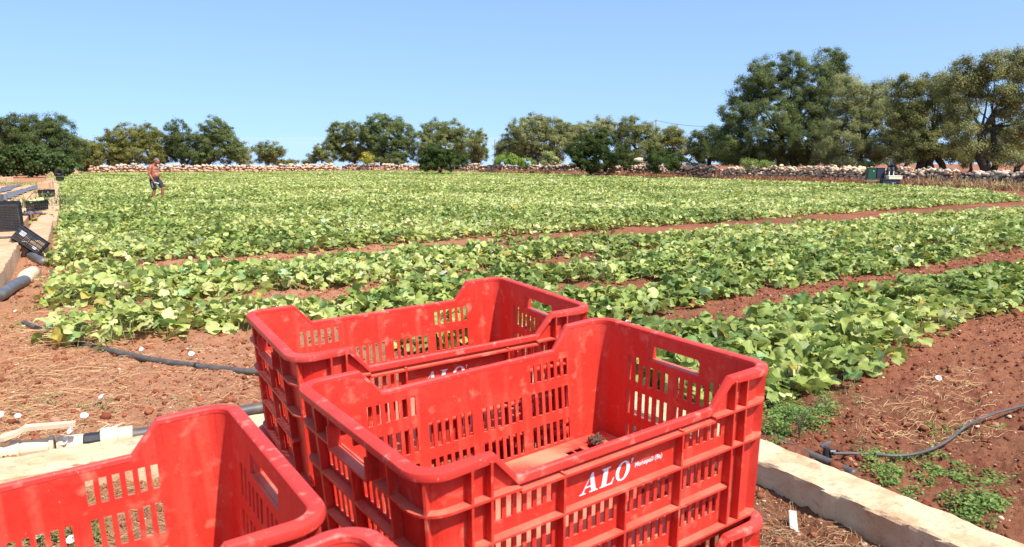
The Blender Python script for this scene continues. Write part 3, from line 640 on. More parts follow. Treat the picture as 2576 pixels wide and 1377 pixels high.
def strawcol(n, r): q = r.random(n)[:, None]; return (np.array([.62, .42, .22])*(1-q)+np.array([.4, .22, .11])*q)
# straw litter: dense at the left, thin elsewhere
def uvpts(n, u0, v0, u1, v1, r):
    u = r.uniform(u0, u1, n); v = r.uniform(v0, v1, n); g = np.array([G(a, b) for a, b in zip(u, v)]); return g[:, 0], g[:, 1]
x1, y1 = uvpts(2900, -60, 880, 330, 1120, r); x2, y2 = uvpts(700, 250, 860, 640, 1040, r); x3, y3 = uvpts(500, 2150, 1000, 2500, 1110, r); x4, y4 = uvpts(300, 2300, 930, 2450, 990, r); x5, y5 = uvpts(700, -40, 790, 200, 880, r)
keep = r.random(len(x1)) < np.clip(1.2-(np.arange(len(x1))*0+(x1+3.6)/1.6), .1, 1); x1, y1 = x1[keep], y1[keep]
x = np.concatenate([x1, x2, x3, x4, x5]); y = np.concatenate([y1, y2, y3, y4, y5]); ok = field_side(x, y); x, y = x[ok], y[ok]
strands('straw', x, y, r.lognormal(-2.6, .55, len(x)), strawcol(len(x), r), .0013, .012, 1, dirs=np.full(len(x), .4)+(r.random(len(x)) < .6)*r.normal(0, 1.4, len(x)), label='dry straw and old stalks littering the red soil at left', bend=.45)
g = G(150, 862); n = 260; x = g[0]+r.normal(0, .22, n)*E1[0]+r.normal(0, .06, n); y = g[1]+r.normal(0, .22, n)*E1[1]+r.normal(0, .06, n)
strands('straw_heap', x, y, r.uniform(.2, .6, n), strawcol(n, r), .003, .1, 2, dirs=np.full(n, .5), label='heap of dry stalks beside the black pipe under the vine corner', bend=.3)
# long single stalks on the left
g = np.array([G(-60, 1165-255), G(60, 960), G(20, 1010), G(120, 945), G(40, 1050), G(150, 985)]); x = np.repeat(g[:, 0], 5)+r.normal(0, .1, 30); y = np.repeat(g[:, 1], 5)+r.normal(0, .08, 30)
strands('dry_stalks', x, y, r.uniform(.2, .55, 30), strawcol(30, r)*1., .0026, .04, 3, dirs=np.full(30, .32), label='long bleached stalks lying across the left foreground soil', bend=.15)
# litter on the camera side of the kerbs
def litter(n, u0, v0, u1, v1, sd_, ln=(.02, .1)):
    x, y = uvpts(n, u0, v0, u1, v1, r); ok = ~field_side(x, y, -.32); x, y = x[ok], y[ok]; return x, y
xa, ya = litter(2000, 1850, 1230, 2450, 1500, 1); xb, yb = litter(6000, -100, 1150, 900, 1700, 2); xc, yc = litter(2500, 1000, 1050, 2000, 1700, 3)
x = np.concatenate([xa, xb, xc]); y = np.concatenate([ya, yb, yc]); ok = y > .1; x, y = x[ok], y[ok]
z = gz(y)+relief(x, y)
strands('litter', x, y, r.uniform(.02, .11, len(x)), strawcol(len(x), r)*.7, .0013, .02, 7, label='dry grass and stalk litter on the ground outside the kerbs', bend=.9)
x, y = fan(26000, 1.6, 6, r, .9); ok = ~field_side(x, y, -.3) & (y > .2); x, y = x[ok], y[ok]; s = np.clip(r.lognormal(-5, .5, len(x)), .003, .03); z = gz(y)+relief(x, y)+s*.2
rr = r.random(len(x))[:, None]; c = np.array([.34, .12, .06])*(1-rr)+np.array([.2, .07, .035])*rr; c[r.random(len(x)) > .9] = (.5, .36, .24)
tag(lumps('soil_clods', np.stack([x, y, z], 1), s, c, M['clod'], 0, seed=8), 'brown crumbs of earth on the ground between the crates and the kerb', 'soil clods', kind='stuff')
# near ground outside the kerbs, down to under the stacks
x_ = np.linspace(-6, 7, 260); y_ = np.linspace(-3, 2.3, 110); YY, XX = np.meshgrid(y_, x_, indexing='ij'); ZZ = gz(YY)+relief(XX, np.full_like(YY, 2.3)+0*YY)*.5-.012
n0, n1 = YY.shape; ii = np.arange(n0-1)[:, None]*n1+np.arange(n1-1)[None]; F4 = np.stack([ii, ii+1, ii+n1+1, ii+n1], -1).reshape(-1, 4)
tag(npmesh('near_ground', np.stack([XX, YY, ZZ], -1).reshape(-1, 3), [F4], M['soil'], smooth=True), kind='structure')

def weed(name, spots, n, size, label, colA, colB, high=.04, seed=0, cat='weed', stems=True):
    """low mat of small leaves; spots = [(u, v, ru, rv)] given where they show"""
    r = np.random.default_rng(seed); C = []
    for (u, v, ru, rv) in spots:
        k = int(n*ru*rv/1000.)+12; a = r.random(k)*2*pi; q = r.random(k)**.6*1.25; 
        cl = r.normal(0, .06, (k, 2)); uu = u+ru*(q*np.cos(a)+cl[:, 0]); vv = v+rv*(q*np.sin(a)+cl[:, 1])
        C += [G(i, j) for i, j in zip(uu, vv)]
    C = np.array(C); k = fbm(C[:, 0], C[:, 1], 9, 2, 95)+r.normal(0, .12, len(C)) > .04; C = C[k]
    C[:, 2] += relief(C[:, 0], C[:, 1])+r.random(len(C))**1.3*high*(.5+1.2*np.clip(fbm(C[:, 0], C[:, 1], 4, 2, 97)+.4, 0, 1)); m = len(C)
    tv = np.array([(-.9, 0, 0), (0, -.5, .12), (.9, 0, -.05), (0, .5, .12)]); t, b, N_ = rot_frames(m, np.abs(r.normal(.5, .4, m)), r)
    q = r.random(m)[:, None]; col = np.array(colA)*(1-q)+np.array(colB)*q
    V, F, Cc, Lv = place(tv, [np.array([(0, 1, 2), (0, 2, 3)])], C, size*r.uniform(.6, 1.3, m), t, b, N_, col)
    o = npmesh(name, V, F, M['foliage'], col=Cc); return tag(o, label, cat, kind='stuff')
GA_, GB_ = (.14, .24, .05), (.28, .38, .11)
weed('purslane_patch', [(2290, 1185, 110, 36), (2380, 1235, 150, 58), (2460, 1290, 60, 36), (2240, 1165, 50, 20)], 400, .013, 'large green purslane patch on red soil above the right kerb', GA_, GB_, seed=1)
weed('purslane_patch', [(1985, 1045, 90, 50), (1950, 1085, 45, 40), (2040, 1078, 80, 30)], 800, .013, 'bright bushy weed patch against the right side of the lettered crate', GA_, GB_, .1, 2)
weed('purslane_patch', [(2340, 1082, 60, 14), (2470, 1075, 50, 14)], 450, .013, 'two thin green sprawls of weed growing over the bent black hose', GA_, GB_, .05, 3)
weed('purslane_patch', [(2370, 1018, 45, 16), (2430, 1025, 30, 10)], 350, .012, 'sparse weed sprig on red soil above the hose at right', GA_, GB_, .06, 4)
weed('purslane_patch', [(2100, 985, 40, 25), (2130, 1015, 50, 14), (2170, 1140, 30, 8)], 240, .011, 'thin straggling weed on bare soil between the melon and the hose', (.14, .2, .07), (.25, .3, .12), .05, 5)
weed('weed_tuft', [(120, 1018, 60, 14), (260, 1035, 60, 12), (420, 1030, 50, 10), (480, 880, 30, 22), (240, 893, 40, 10), (60, 1040, 40, 12)], 220, .012, 'pale yellowish weed tufts scattered among the straw at left', (.22, .27, .1), (.36, .38, .18), .05, 6)
weed('weed_tuft', [(60, 790, 45, 26), (30, 830, 40, 16), (95, 705, 40, 16)], 420, .014, 'yellow green weeds between the grey pipe and the nearest vines at left', (.14, .21, .06), (.3, .34, .12), .1, 7)
weed('weed_tuft', [(55, 690, 26, 10), (30, 720, 22, 8), (75, 660, 18, 10)], 300, .016, 'low weeds along the foot of the left kerb', (.16, .22, .08), (.3, .34, .14), .08, 8)
weed('weed_tuft', [(100, 1345, 90, 40), (200, 1340, 60, 40)], 260, .013, 'green weeds with white flowers seen through the slots of the lower left crate', (.14, .22, .06), (.28, .34, .12), .08, 9)
# feathery weeds behind the central crates
def feather(name, pts, label, h=.4, seed=0, n=7):
    r = np.random.default_rng(seed); mb = MB(); cols = []
    for (u, v) in pts:
        g = G(u, v)
        for k in range(n):
            a = r.random()*6.28; l = h*r.uniform(.6, 1.15); le = r.uniform(.1, .5); p = [g+np.array([cos(a)*le*l*t*t, sin(a)*le*l*t*t, l*t*(1-.2*t)]) for t in np.linspace(0, 1, 7)]
            mb.tube(p, [.003, .0027, .0024, .002, .0016, .0012, .0008], 4, cap=False)
            for q in range(42):
                t = r.uniform(.15, 1); i = min(int(t*6), 5); f = t*6-i; b = p[i]*(1-f)+p[i+1]*f; e = r.normal(0, 1, 3); e[2] = abs(e[2]); e = e/np.linalg.norm(e)*r.uniform(.02, .055); s = np.cross(e, r.normal(0, 1, 3)); s = s/np.linalg.norm(s)*.0013
                mb.add([b-s, b+s, b+e], [(0, 1, 2)])
    o = mb.build(name, M['feather']); return tag(o, label, 'weed')
M['feather'] = mat('feathery_green', (.13, .2, .08), .7, trans=.2)
for k_, (u, v, h, n, lab) in enumerate([(1700, 900, .42, 8, 'tall wispy weed behind the handle hole, leftmost of the tall ones'), (1745, 880, .42, 8, 'tallest wispy grey green weed rising over the crate handle hole'), (1790, 930, .38, 7, 'wispy weed right of the crate handle hole'),
    (1880, 905, .34, 6, 'shorter wispy weed in front of lobed leaves near the crate corner'), (1560, 920, .3, 6, 'wispy weed behind the corner between both upright crates'), (2010, 1110, .3, 5, 'thin upright weed beside the black pipe end'), (2060, 1060, .24, 4, 'small thin weed with stems above the tap')]):
    feather('feathery_weed', [(u, v)], lab, h, k_, n)
# ---------------------------------------------------------------- flowers
def flower_proto():
    r = empty('bindweed_flower'); mb = MB(); n = 15; prof = [(.0015, -.018), (.003, -.010), (.008, 0), (.017, .008), (.021, .0085)]
    mb.lathe(prof, n=n); mb.build('petals', M['flower'], r, smooth=True)
    MB().lathe([(.0, .002), (.0035, .0), (.0035, -.006)], n=8).build('centre', M['yellow'], r)
    MB().tube([(0, 0, -.018), (.004, 0, -.04), (.0, .004, -.075)], .0012, 5).build('stalk', M['feather'], r); return r
fl = [(482, 896, 'above the black pipe near its middle'), (258, 1015, 'alone on bare soil above the beige coupling'), (45, 1047, 'left of the others above the valve handle'), (1, 1052, 'at the left picture edge level with the valve handle tip'),
      (215, 1077, 'just right of the valve handle tip'), (180, 1095, 'below the valve handle tip'), (162, 1124, 'left of two over the pale union'), (186, 1129, 'right of two over the pale union'), (8, 1137, 'below the pivot of the valve handle'),
      (98, 1342, 'in a slot of the lower left crate, upper one'), (95, 1358, 'in a slot of the lower left crate, lower one'), (181, 1366, 'seen through the slots near the bottom edge'), (202, 1330, 'seen through the slots beneath the kerb'),
      (357, 887, 'lying between pipe and vines at left'), (2052, 943, 'on bare soil just below the melon'), (2360, 957, 'on bare soil right of the melon'), (40, 790, 'in the weeds under the grey pipe at left')]
f0 = flower_proto()
for i, (u, v, wh) in enumerate(fl):
    o = f0 if i == 0 else copy_tree(f0); g = G(u, v, .05); o.location = (g[0], g[1], g[2]+relief(g[0], g[1])+.01); o.rotation_euler = (random.uniform(.3, .9), random.uniform(-.3, .3), random.uniform(-.5, .5)); s = random.uniform(.9, 1.25); o.scale = (s, s, s)
    tag(o, 'white bindweed flower '+wh, 'flower', 'white bindweed flowers')
# melons
def melon(u, v, rad, label, m, Y=None, group=None, c=None):
    mb = MB(); prof = [(rad*sin(t)*1.0, -rad*cos(t)*1.05) for t in np.linspace(0.02, pi-.02, 16)]; mb.lathe(prof, n=24)
    o = empty('melon'); b = mb.build('fruit', m, o, smooth=True); MB().tube([(0, 0, rad), (.005, 0, rad*1.25), (.02, 0, rad*1.35)], [.006, .004, .003], 6).build('stem', M['feather'], o)
    if c is None: g = G(u, v, rad); c = (g[0], g[1], g[2])
    o.location = c; o.rotation_euler = (random.uniform(-.8, .8), random.uniform(-.8, .8), random.uniform(0, 6)); return tag(o, label, 'melon', group)
melon(2114, 903, .052, 'round green melon lying at the edge of the nearest right hand row', M['melon'])
melon(1232, 780-55, .04, 'small pale green melon half hidden in leaves above the rear crate', M['palemelon'])

# ---------------------------------------------------------------- pipes
def along(pts, h, n=10):
    P_ = np.array([G(u, v, h) for u, v in pts]); out = []
    for i in range(len(P_)-1):
        a = P_[max(i-1, 0)]; b = P_[i]; c = P_[i+1]; d = P_[min(i+2, len(P_)-1)]
        for t in np.linspace(0, 1, n, endpoint=False): out.append(.5*((2*b)+(-a+c)*t+(2*a-5*b+4*c-d)*t*t+(-a+3*b-3*c+d)*t**3))
    out.append(P_[-1]); return out
pr = empty('water_pipe', tuple(G(300, 890)))
pts = along([(60, 812), (130, 842), (210, 868), (300, 888), (390, 907), (475, 919), (560, 929), (660, 936), (800, 925)], .03)
o = MB().tube([p-np.array(pr.location) for p in pts], .027, 14).build('pipe', M['pipe'], pr, smooth=True)
a = pts[int(len(pts)*.645)]-np.array(pr.location); b = pts[int(len(pts)*.66)]-np.array(pr.location); MB().tube([a, b], .031, 14).build('joint', M['black'], pr, smooth=True)
g = G(305, 893, .04)-np.array(pr.location); cl = MB(); cl.box((g[0], g[1]-.02, g[2]+.02), (.035, .02, .012)); cl.box((g[0]+.02, g[1]-.03, g[2]-.01), (.008, .012, .06)); cl.box((g[0]-.01, g[1]-.03, g[2]-.012), (.03, .012, .012)); cl.build('hose_clip', M['greypipe'], pr)
tag(pr, 'thick black irrigation pipe curving over the red soil at left', 'pipe')
o = MB().tube(along([(205, 823), (240, 825), (275, 824), (420, 800), (520, 792)], .02), .012, 10).build('hose', M['pipe'], smooth=True); tag(o, 'thin black hose emerging under the leaves above the thick left pipe', 'hose')
o = MB().tube(along([(700, 790), (790, 778), (880, 772), (1000, 765)], .02), .009, 8).build('drip_hose', M['pipe'], smooth=True); tag(o, 'upper thin drip hose on the bare patch behind the rear crate', 'hose', 'drip hoses')
o = MB().tube(along([(700, 800), (800, 785), (880, 777), (1000, 772)], .02), .009, 8).build('drip_hose', M['pipe'], smooth=True); tag(o, 'lower thin drip hose on the bare patch behind the rear crate', 'hose', 'drip hoses')
# big grey pipe at the left with a beige coupling
pr = empty('water_pipe', tuple(G(40, 715))); lc = np.array(pr.location)
pts = along([(-60, 770), (0, 742), (30, 722), (62, 706)], .07); MB().tube([p-lc for p in pts], .075, 16).build('pipe', M['greypipe'], pr, smooth=True)
pts = along([(60, 703), (72, 693), (84, 686)], .08, 2); MB().tube([p-lc for p in pts], [.085, .1, .1, .088, .1], 16).build('coupling', M['beige'], pr, smooth=True)
tag(pr, 'thick blue grey pipe with a beige coupling lying beside the left kerb', 'pipe')
o = MB().tube(along([(110, 660), (72, 640), (62, 618)], .06, 4), .07, 14).build('water_pipe', M['greypipe'], smooth=True); tag(o, 'short stretch of grey pipe showing under the tilted black crate', 'pipe')
o = MB().tube(along([(134, 560), (128, 538), (132, 520)], .06, 4), .07, 12).build('water_pipe', M['greypipe'], smooth=True); tag(o, 'distant end of the grey pipe between kerb and vines', 'pipe')
# beige ball valve and fittings on the near left kerb
vr = empty('ball_valve', tuple(G(120, 1120))); lc = np.array(vr.location)
A = G(-60, 1147, .05)-lc; B = G(335, 1096, .05)-lc; t_ = (B-A)/np.linalg.norm(B-A); Q = lambda f: A+(B-A)*f
def cyl(f0, f1, rr, m, name, n=18, dz=0):
    pts = [Q(f0), Q(f0+(f1-f0)*.04), Q(f1-(f1-f0)*.04), Q(f1)]; pts = [p+np.array([0, 0, dz]) for p in pts]; return MB().tube(pts, [rr*.93, rr, rr, rr*.93], n).build(name, m, vr, smooth=False)
cyl(0, .27, .062, M['beigelight'], 'body'); cyl(.27, .46, .05, M['beigelight'], 'outlet_tube'); cyl(.455, .485, .066, M['beige'], 'flange'); cyl(.5, .67, .05, M['beigelight'], 'union'); cyl(.52, .545, .06, M['beige'], 'flange')
cyl(.675, .79, .05, M['black'], 'ribbed_sleeve'); cyl(.785, .9, .068, M['beigelight'], 'coupling'); cyl(.9, 1.0, .062, M['beige'], 'coupling_end')
pv = G(15, 1108, .13)-lc; MB().tube([Q(.17)+np.array([0, 0, .04]), pv+np.array([0, 0, .01])], [.026, .03], 14).build('stem', M['beige'], vr)
h1 = G(62, 1077, .19)-lc; h2 = G(190, 1066, .2)-lc
hb = MB(); nrm = np.array([-t_[1], t_[0], 0]); 
pth = [pv-t_*.03+np.array([0, 0, .015]), pv+np.array([0, 0, .02]), pv*.4+h1*.6, h1, h1*.5+h2*.5, h2]; wd = [.026, .04, .032, .028, .024, .02]; V = []
for p, w2 in zip(pth, wd): V += [p+nrm*w2+np.array([0,0,.012]), p-nrm*w2+np.array([0,0,.012]), p-nrm*w2-np.array([0,0,.012]), p+nrm*w2-np.array([0,0,.012])]
fs = [(i*4+k, i*4+(k+1) % 4, i*4+4+(k+1) % 4, i*4+4+k) for i in range(5) for k in range(4)]+[(3,2,1,0), (20,21,22,23)]
hb.add(V, fs).build('handle', M['beige'], vr)
tag(vr, 'sun bleached beige ball valve with raised lever on the soil behind the near left kerb', 'valve')
o = MB().tube(along([(325, 1097), (370, 1090), (430, 1075), (560, 1045), (700, 1020)], .045), .04, 14).build('water_pipe', M['pipe'], smooth=True); tag(o, 'black pipe leaving the beige valve and running behind the left crate', 'pipe')
mb = MB(); g = G(245, 1105, .06)
for k in range(14): a = g+np.array([random.uniform(-.05, .02), random.uniform(-.02, .02), random.uniform(-.03, .02)]); b = a+np.array([random.uniform(.04, .16), random.uniform(.0, .08), random.uniform(-.02, .07)]); mb.tube([a, (a+b)/2+np.array([0, 0, .01]), b], .0016, 4)
tag(mb.build('cord', M['straw2'] if 'straw2' in M else M['tag']), 'frayed pale cord tied round the black sleeve of the valve', 'cord')
# right: pipe end, small valve and bent hose
pr = empty('water_pipe', tuple(G(2030, 1140))); lc = np.array(pr.location)
MB().tube([p-lc for p in along([(1900, 1075), (1985, 1122), (2030, 1143), (2080, 1163), (2150, 1195)], .0)], .028, 14).build('pipe', M['pipe'], pr, smooth=True)
q = G(2078, 1138, .03)-lc; MB().tube([q+np.array([0, 0, -.03]), q+np.array([0, 0, .03])], [.02, .016], 10).build('tap_body', M['black'], pr)
MB().box(tuple(q+np.array([.0, .01, .045])), (.075, .018, .012), Matrix.Rotation(.35, 3, 'Z') @ Matrix.Rotation(-.2, 3, 'Y')).build('tap_lever', M['greypipe'], pr)
MB().tube([q+np.array([.02, 0, 0]), q+np.array([.05, 0, 0])], .018, 12).build('collar', M['black'], pr)
tag(pr, 'black pipe end with a small tap beside the right kerb', 'pipe')
o = MB().tube(along([(2095, 1141), (2180, 1142), (2260, 1147), (2330, 1135), (2385, 1108), (2440, 1066), (2520, 1035), (2600, 1015)], .042), .0085, 10).build('hose', M['pipe'], smooth=True); tag(o, 'grey black hose bending from the tap up to the right picture edge', 'hose')
# small bleached tag on the ground
o = MB().box((0, 0, 0), (.035, .1, .012)).box((0, .02, .008), (.028, .04, .004)).build('plastic_tag', M['tag']); g = G(1995, 1312, .02); o.location = tuple(g); o.rotation_euler = (.7, .1, -.1); tag(o, 'small bleached plastic piece with printed lines on the ground by the kerb', 'plastic piece')

# ---------------------------------------------------------------- black crates on the left
bLH = []; bSH = []
for k in range(3): bLH += slots(-.2, -.01, 9, .013, -.055-.068*k, -.105-.068*k)+slots(.01, .2, 9, .013, -.055-.068*k, -.105-.068*k)
bSH = [(-.05, .05, -.03, -.055)]
for k in range(2): bSH += slots(-.14, .14, 12, .013, -.105-.068*k, -.155-.068*k)
sh2, rim2, ribs2, base2, ledge2, vrib2, pt2, ST2 = crate_parts(.25, .185, .27, .03, .012, 0, 0, 0, bLH, sorted(bSH), None, p=.014)
for z in (-.047, -.115, -.183, -.25): ledge2(z, lambda k, c: True)
for s_ in 'FB':
    for c in (-.21, -.105, 0, .105, .21): vrib2(s_, c, -.004, -.25)
for s_ in 'LR':
    for c in (-.15, -.065, .065, .15): vrib2(s_, c, -.004, -.25)
b2 = MB(); z = -.262
for k in range(15): x = -.21+k*.03; b2.box((x, 0, z-.004), (.007, .33, .014))
for k in range(9): y = -.16+k*.04; b2.box((0, y, z-.003), (.46, .005, .01))
b2.box((0, 0, z+.006), (.46, .33, .003)); b2.box((0, .168, z-.002), (.47, .02, .012)).box((0, -.168, z-.002), (.47, .02, .012)).box((.232, 0, z-.002), (.02, .316, .012)).box((-.232, 0, z-.002), (.02, .316, .012))
b2.lathe([(.02, z-.012), (.028, z-.012), (.028, z), (.02, z), (.02, z-.012)], n=16)
def make_black():
    r = empty('black_crate'); sh2.build('side_walls', M['black'], r); rim2.build('rim', M['black'], r); ribs2.build('ribs', M['black'], r); b2.build('base', M['highlightblack'], r)
    return r
bk = make_black()
def place_m(o, c, Rm): m = Rm.to_4x4(); m.translation = Vector(c); o.matrix_world = m
G2 = 'black plastic crates along the left kerb'
# A: standing on its short end, base towards us
c = P(20, 549, 13.6); Rm = Matrix.Rotation(.12, 3, 'Z') @ Matrix.Rotation(-pi/2, 3, 'X') @ Matrix.Rotation(pi/2, 3, 'Z')
# crate -z (base) must face -y (camera): rotate about x by -90deg turns -z to -y
Rm = Matrix.Rotation(.05, 3, 'Z') @ Matrix.Rotation(-pi/2, 3, 'X') @ Matrix.Rotation(pi/2, 3, 'Z')
Rm = Matrix.Rotation(.46, 3, 'Z') @ Matrix.Rotation(.1, 3, 'X') @ Matrix(((0, 1, 0), (0, 0, 1), (1, 0, 0)))
cc = Vector(c)+Rm @ Vector((0, 0, .262)); place_m(bk, cc, Rm); tag(bk, 'black crate standing on end with its gridded base facing the camera at the left edge', 'crate', G2)
# B: tilted, leaning off the kerb
o = copy_tree(bk); Rm = Matrix.Rotation(.5, 3, 'Z') @ Matrix.Rotation(R_(43), 3, 'Y') @ Matrix.Rotation(-.25, 3, 'X'); c = P(78, 604, 12.9); place_m(o, Vector(c)+Rm @ Vector((0, .17, .13)), Rm); tag(o, 'black crate tipped half over off the kerb into the vines', 'crate', G2)
pm = MB(); pm2 = MB()
for (x, z, w2, h2) in ((-.16, -.09, .1, .012), (-.16, -.11, .1, .012), (-.16, -.13, .1, .012), (-.16, -.15, .08, .012), (.12, -.2, .07, .014), (.12, -.225, .06, .014)): (pm if x < 0 else pm2).box((x, -.1865, z), (w2, .002, h2))
pm.build('printed_mark', M['whiteprint'], o); pm2.build('printed_mark', M['whiteprint'], o)
# C: with melons, D: farther
def kerbtop(u, v): g = G(u, v, .3); return g
for (u, v, hh, lab, name) in ((80, 531, .29, 'black crate heaped with pale melons on the kerb', 1), (108, 497, .27, 'black crate half filled with melons on the farther kerb block', 2), (146, 455, .2, 'distant black crate at the far end of the left kerb', 3), ):
    g = G(u, v, hh+.01); o = copy_tree(bk); o.rotation_euler = (0, 0, R_(90)+[0, .06, -.12, .1][name]); o.matrix_world = Matrix.Translation((g[0], g[1]+.26, g[2]+.272)) @ Matrix.Rotation(R_(90)+[0, .06, -.12, .1][name], 4, 'Z'); tag(o, lab, 'crate', G2)
    if name < 3:
        lays = [(-.09, -.12), (.02, -.13), (.12, -.1), (-.1, .02), (.04, .0), (.12, .05), (-.04, .13)] if name == 1 else [(-.08, -.12), (.06, -.12), (.0, .05), (.12, .02)]
        dzm = .23 if name == 1 else .1
        wd_ = ['front left', 'front middle', 'front right', 'middle left', 'centre', 'middle right', 'rear'] if name == 1 else ['left', 'right', 'middle', 'rear']
        for k, (mx, my) in enumerate(lays):
            melon(0, 0, .062, 'pale melon at the %s of the %s crate on the kerb' % (wd_[k], 'heaped' if name == 1 else 'farther half filled'), M['palemelon'], group='melons in the kerb crates', c=(g[0]+mx, g[1]+.26+my, g[2]+dzm+.03*(k % 3)))
o = copy_tree(bk); g = G(146, 455, .2); o.matrix_world = Matrix.Translation((g[0]+.0, g[1]+.26, g[2]+.6)) @ Matrix.Rotation(1.2, 4, 'Z') @ Matrix.Rotation(.9, 4, 'X'); tag(o, 'black crate tossed on top of the distant crate at the far kerb end', 'crate', G2)
# heavy grey post stub at the far left edge
o = MB().tube([tuple(P(1, 520, 16)), tuple(P(1, 489, 16))], [.055, .055], 12).build('pipe_stub', M['greypipe']); tag(o, 'short upright grey pipe stub behind the standing crate at the left edge', 'pipe')
# loose blocks
def block(u, v, dx, dy, dz, h, lab, rz=.5, m=None):
    g = G(u, v, h); mb = MB(); mb.box((0, 0, dz/2), (dx, dy, dz)); o = mb.build('stone_block', m or M['kerbwarm']); o.location = tuple(g); o.rotation_euler = (0, 0, rz)
    md = o.modifiers.new('b', 'BEVEL'); md.width = .02; md.segments = 2; return tag(o, lab, 'stone block', 'loose blocks at the far end of the left kerb')
block(124, 478, .38, .3, .45, .2, 'upright orange stone block behind the farther melon crate', .3)
block(112, 480, .5, .3, .4, .2, 'orange block left of the upright one, touching it', .2)
block(128, 461, .45, .4, .35, .2, 'small white topped block nearest the distant black crate', .4)
block(134, 474, .5, .5, .2, .1, 'low pale block at the kerb corner beside the vines', .5)
block(139, 468, .3, .6, .3, .1, 'narrow pale block standing among the first vine leaves', .5)
block(2, 462, .7, .5, .4, .0, 'pale rounded boulder at the left picture edge by the red field', .5)
block(16, 461, .8, .6, .45, .0, 'orange boulder beside the boulder at the left picture edge', .9)
# crumpled grey film
def film(pts, wd, lab, h=.31, seed=0):
    r = np.random.default_rng(seed); C = np.array(along(pts, h, 22)); n = len(C); k = 14; V = []
    for i, c in enumerate(C):
        t = C[min(i+1, n-1)]-C[max(i-1, 0)]; t = t/np.linalg.norm(t); nr_ = np.array([-t[1], t[0], 0]); w2 = wd*(.6+.7*abs(math.sin(i*.37+seed))+.4*r.random())
        for j in range(k): f = j/(k-1)-.5; V.append(c+nr_*w2*f+t*r.normal(0, .05)+np.array([0, 0, abs(r.normal(0, .035))*(1-abs(f)*1.6)+.006]))
    F = [(i*k+j, i*k+j+1, (i+1)*k+j+1, (i+1)*k+j) for i in range(n-1) for j in range(k-1)]
    return tag(MB().add(V, F).build('plastic_film', M['film']), lab, 'plastic film')
film([(-30, 508), (10, 497), (45, 484), (80, 474), (112, 464)], .5, 'long crumpled grey plastic film lying across the left paving', seed=1)
film([(-30, 487), (5, 480), (25, 471), (48, 467)], .45, 'shorter crumpled grey film nearer the left picture edge', seed=2)
film([(62, 540), (75, 537), (92, 540)], .35, 'scrap of grey film beside the melon crate', seed=3)
# weeds on the paving by the melon crates
def tuft(name, C, n, hgt, colA, colB, label, cat='weed', seed=0, spread=.3, wd=.008, m=None, kind=None, group=None):
    r = np.random.default_rng(seed); C = np.array(C); i = r.integers(0, len(C), n); x = C[i, 0]+r.normal(0, spread, n); y = C[i, 1]+r.normal(0, spread*.7, n); q = r.random(n)[:, None]
    col = np.array(colA)*(1-q)+np.array(colB)*q
    o = strands(name, x, y, r.uniform(.4, 1, n)*hgt, col, wd, .0, seed, up=np.clip(r.normal(1.15, .3, n), .3, 1.55), bend=1., z0=C[i, 2])
    tag(o, label, cat, group, kind); return o
g = G(56, 522, .3); tuft('leafy_weed', [g, g+np.array([.6, 1.2, 0]), g+np.array([.1, .8, 0])], 150, .6, (.1, .15, .06), (.22, .25, .1), 'straggly green weed behind the heaped melon crate', seed=1, spread=.22, wd=.012)
g = G(104, 487, .28); tuft('leafy_weed', [g], 90, .3, (.1, .15, .06), (.22, .25, .1), 'small weed behind the farther melon crate', seed=2, spread=.2, wd=.012)
C = [G(u, 465+random.uniform(-2, 2)) for u in range(-60, 118, 2)]; tuft('grass_strip', C, 3800, .22, (.3, .3, .1), (.5, .42, .18), 'yellow green grass strip between the paving and the red field at left', 'grass', 3, .7, .02, kind='stuff')

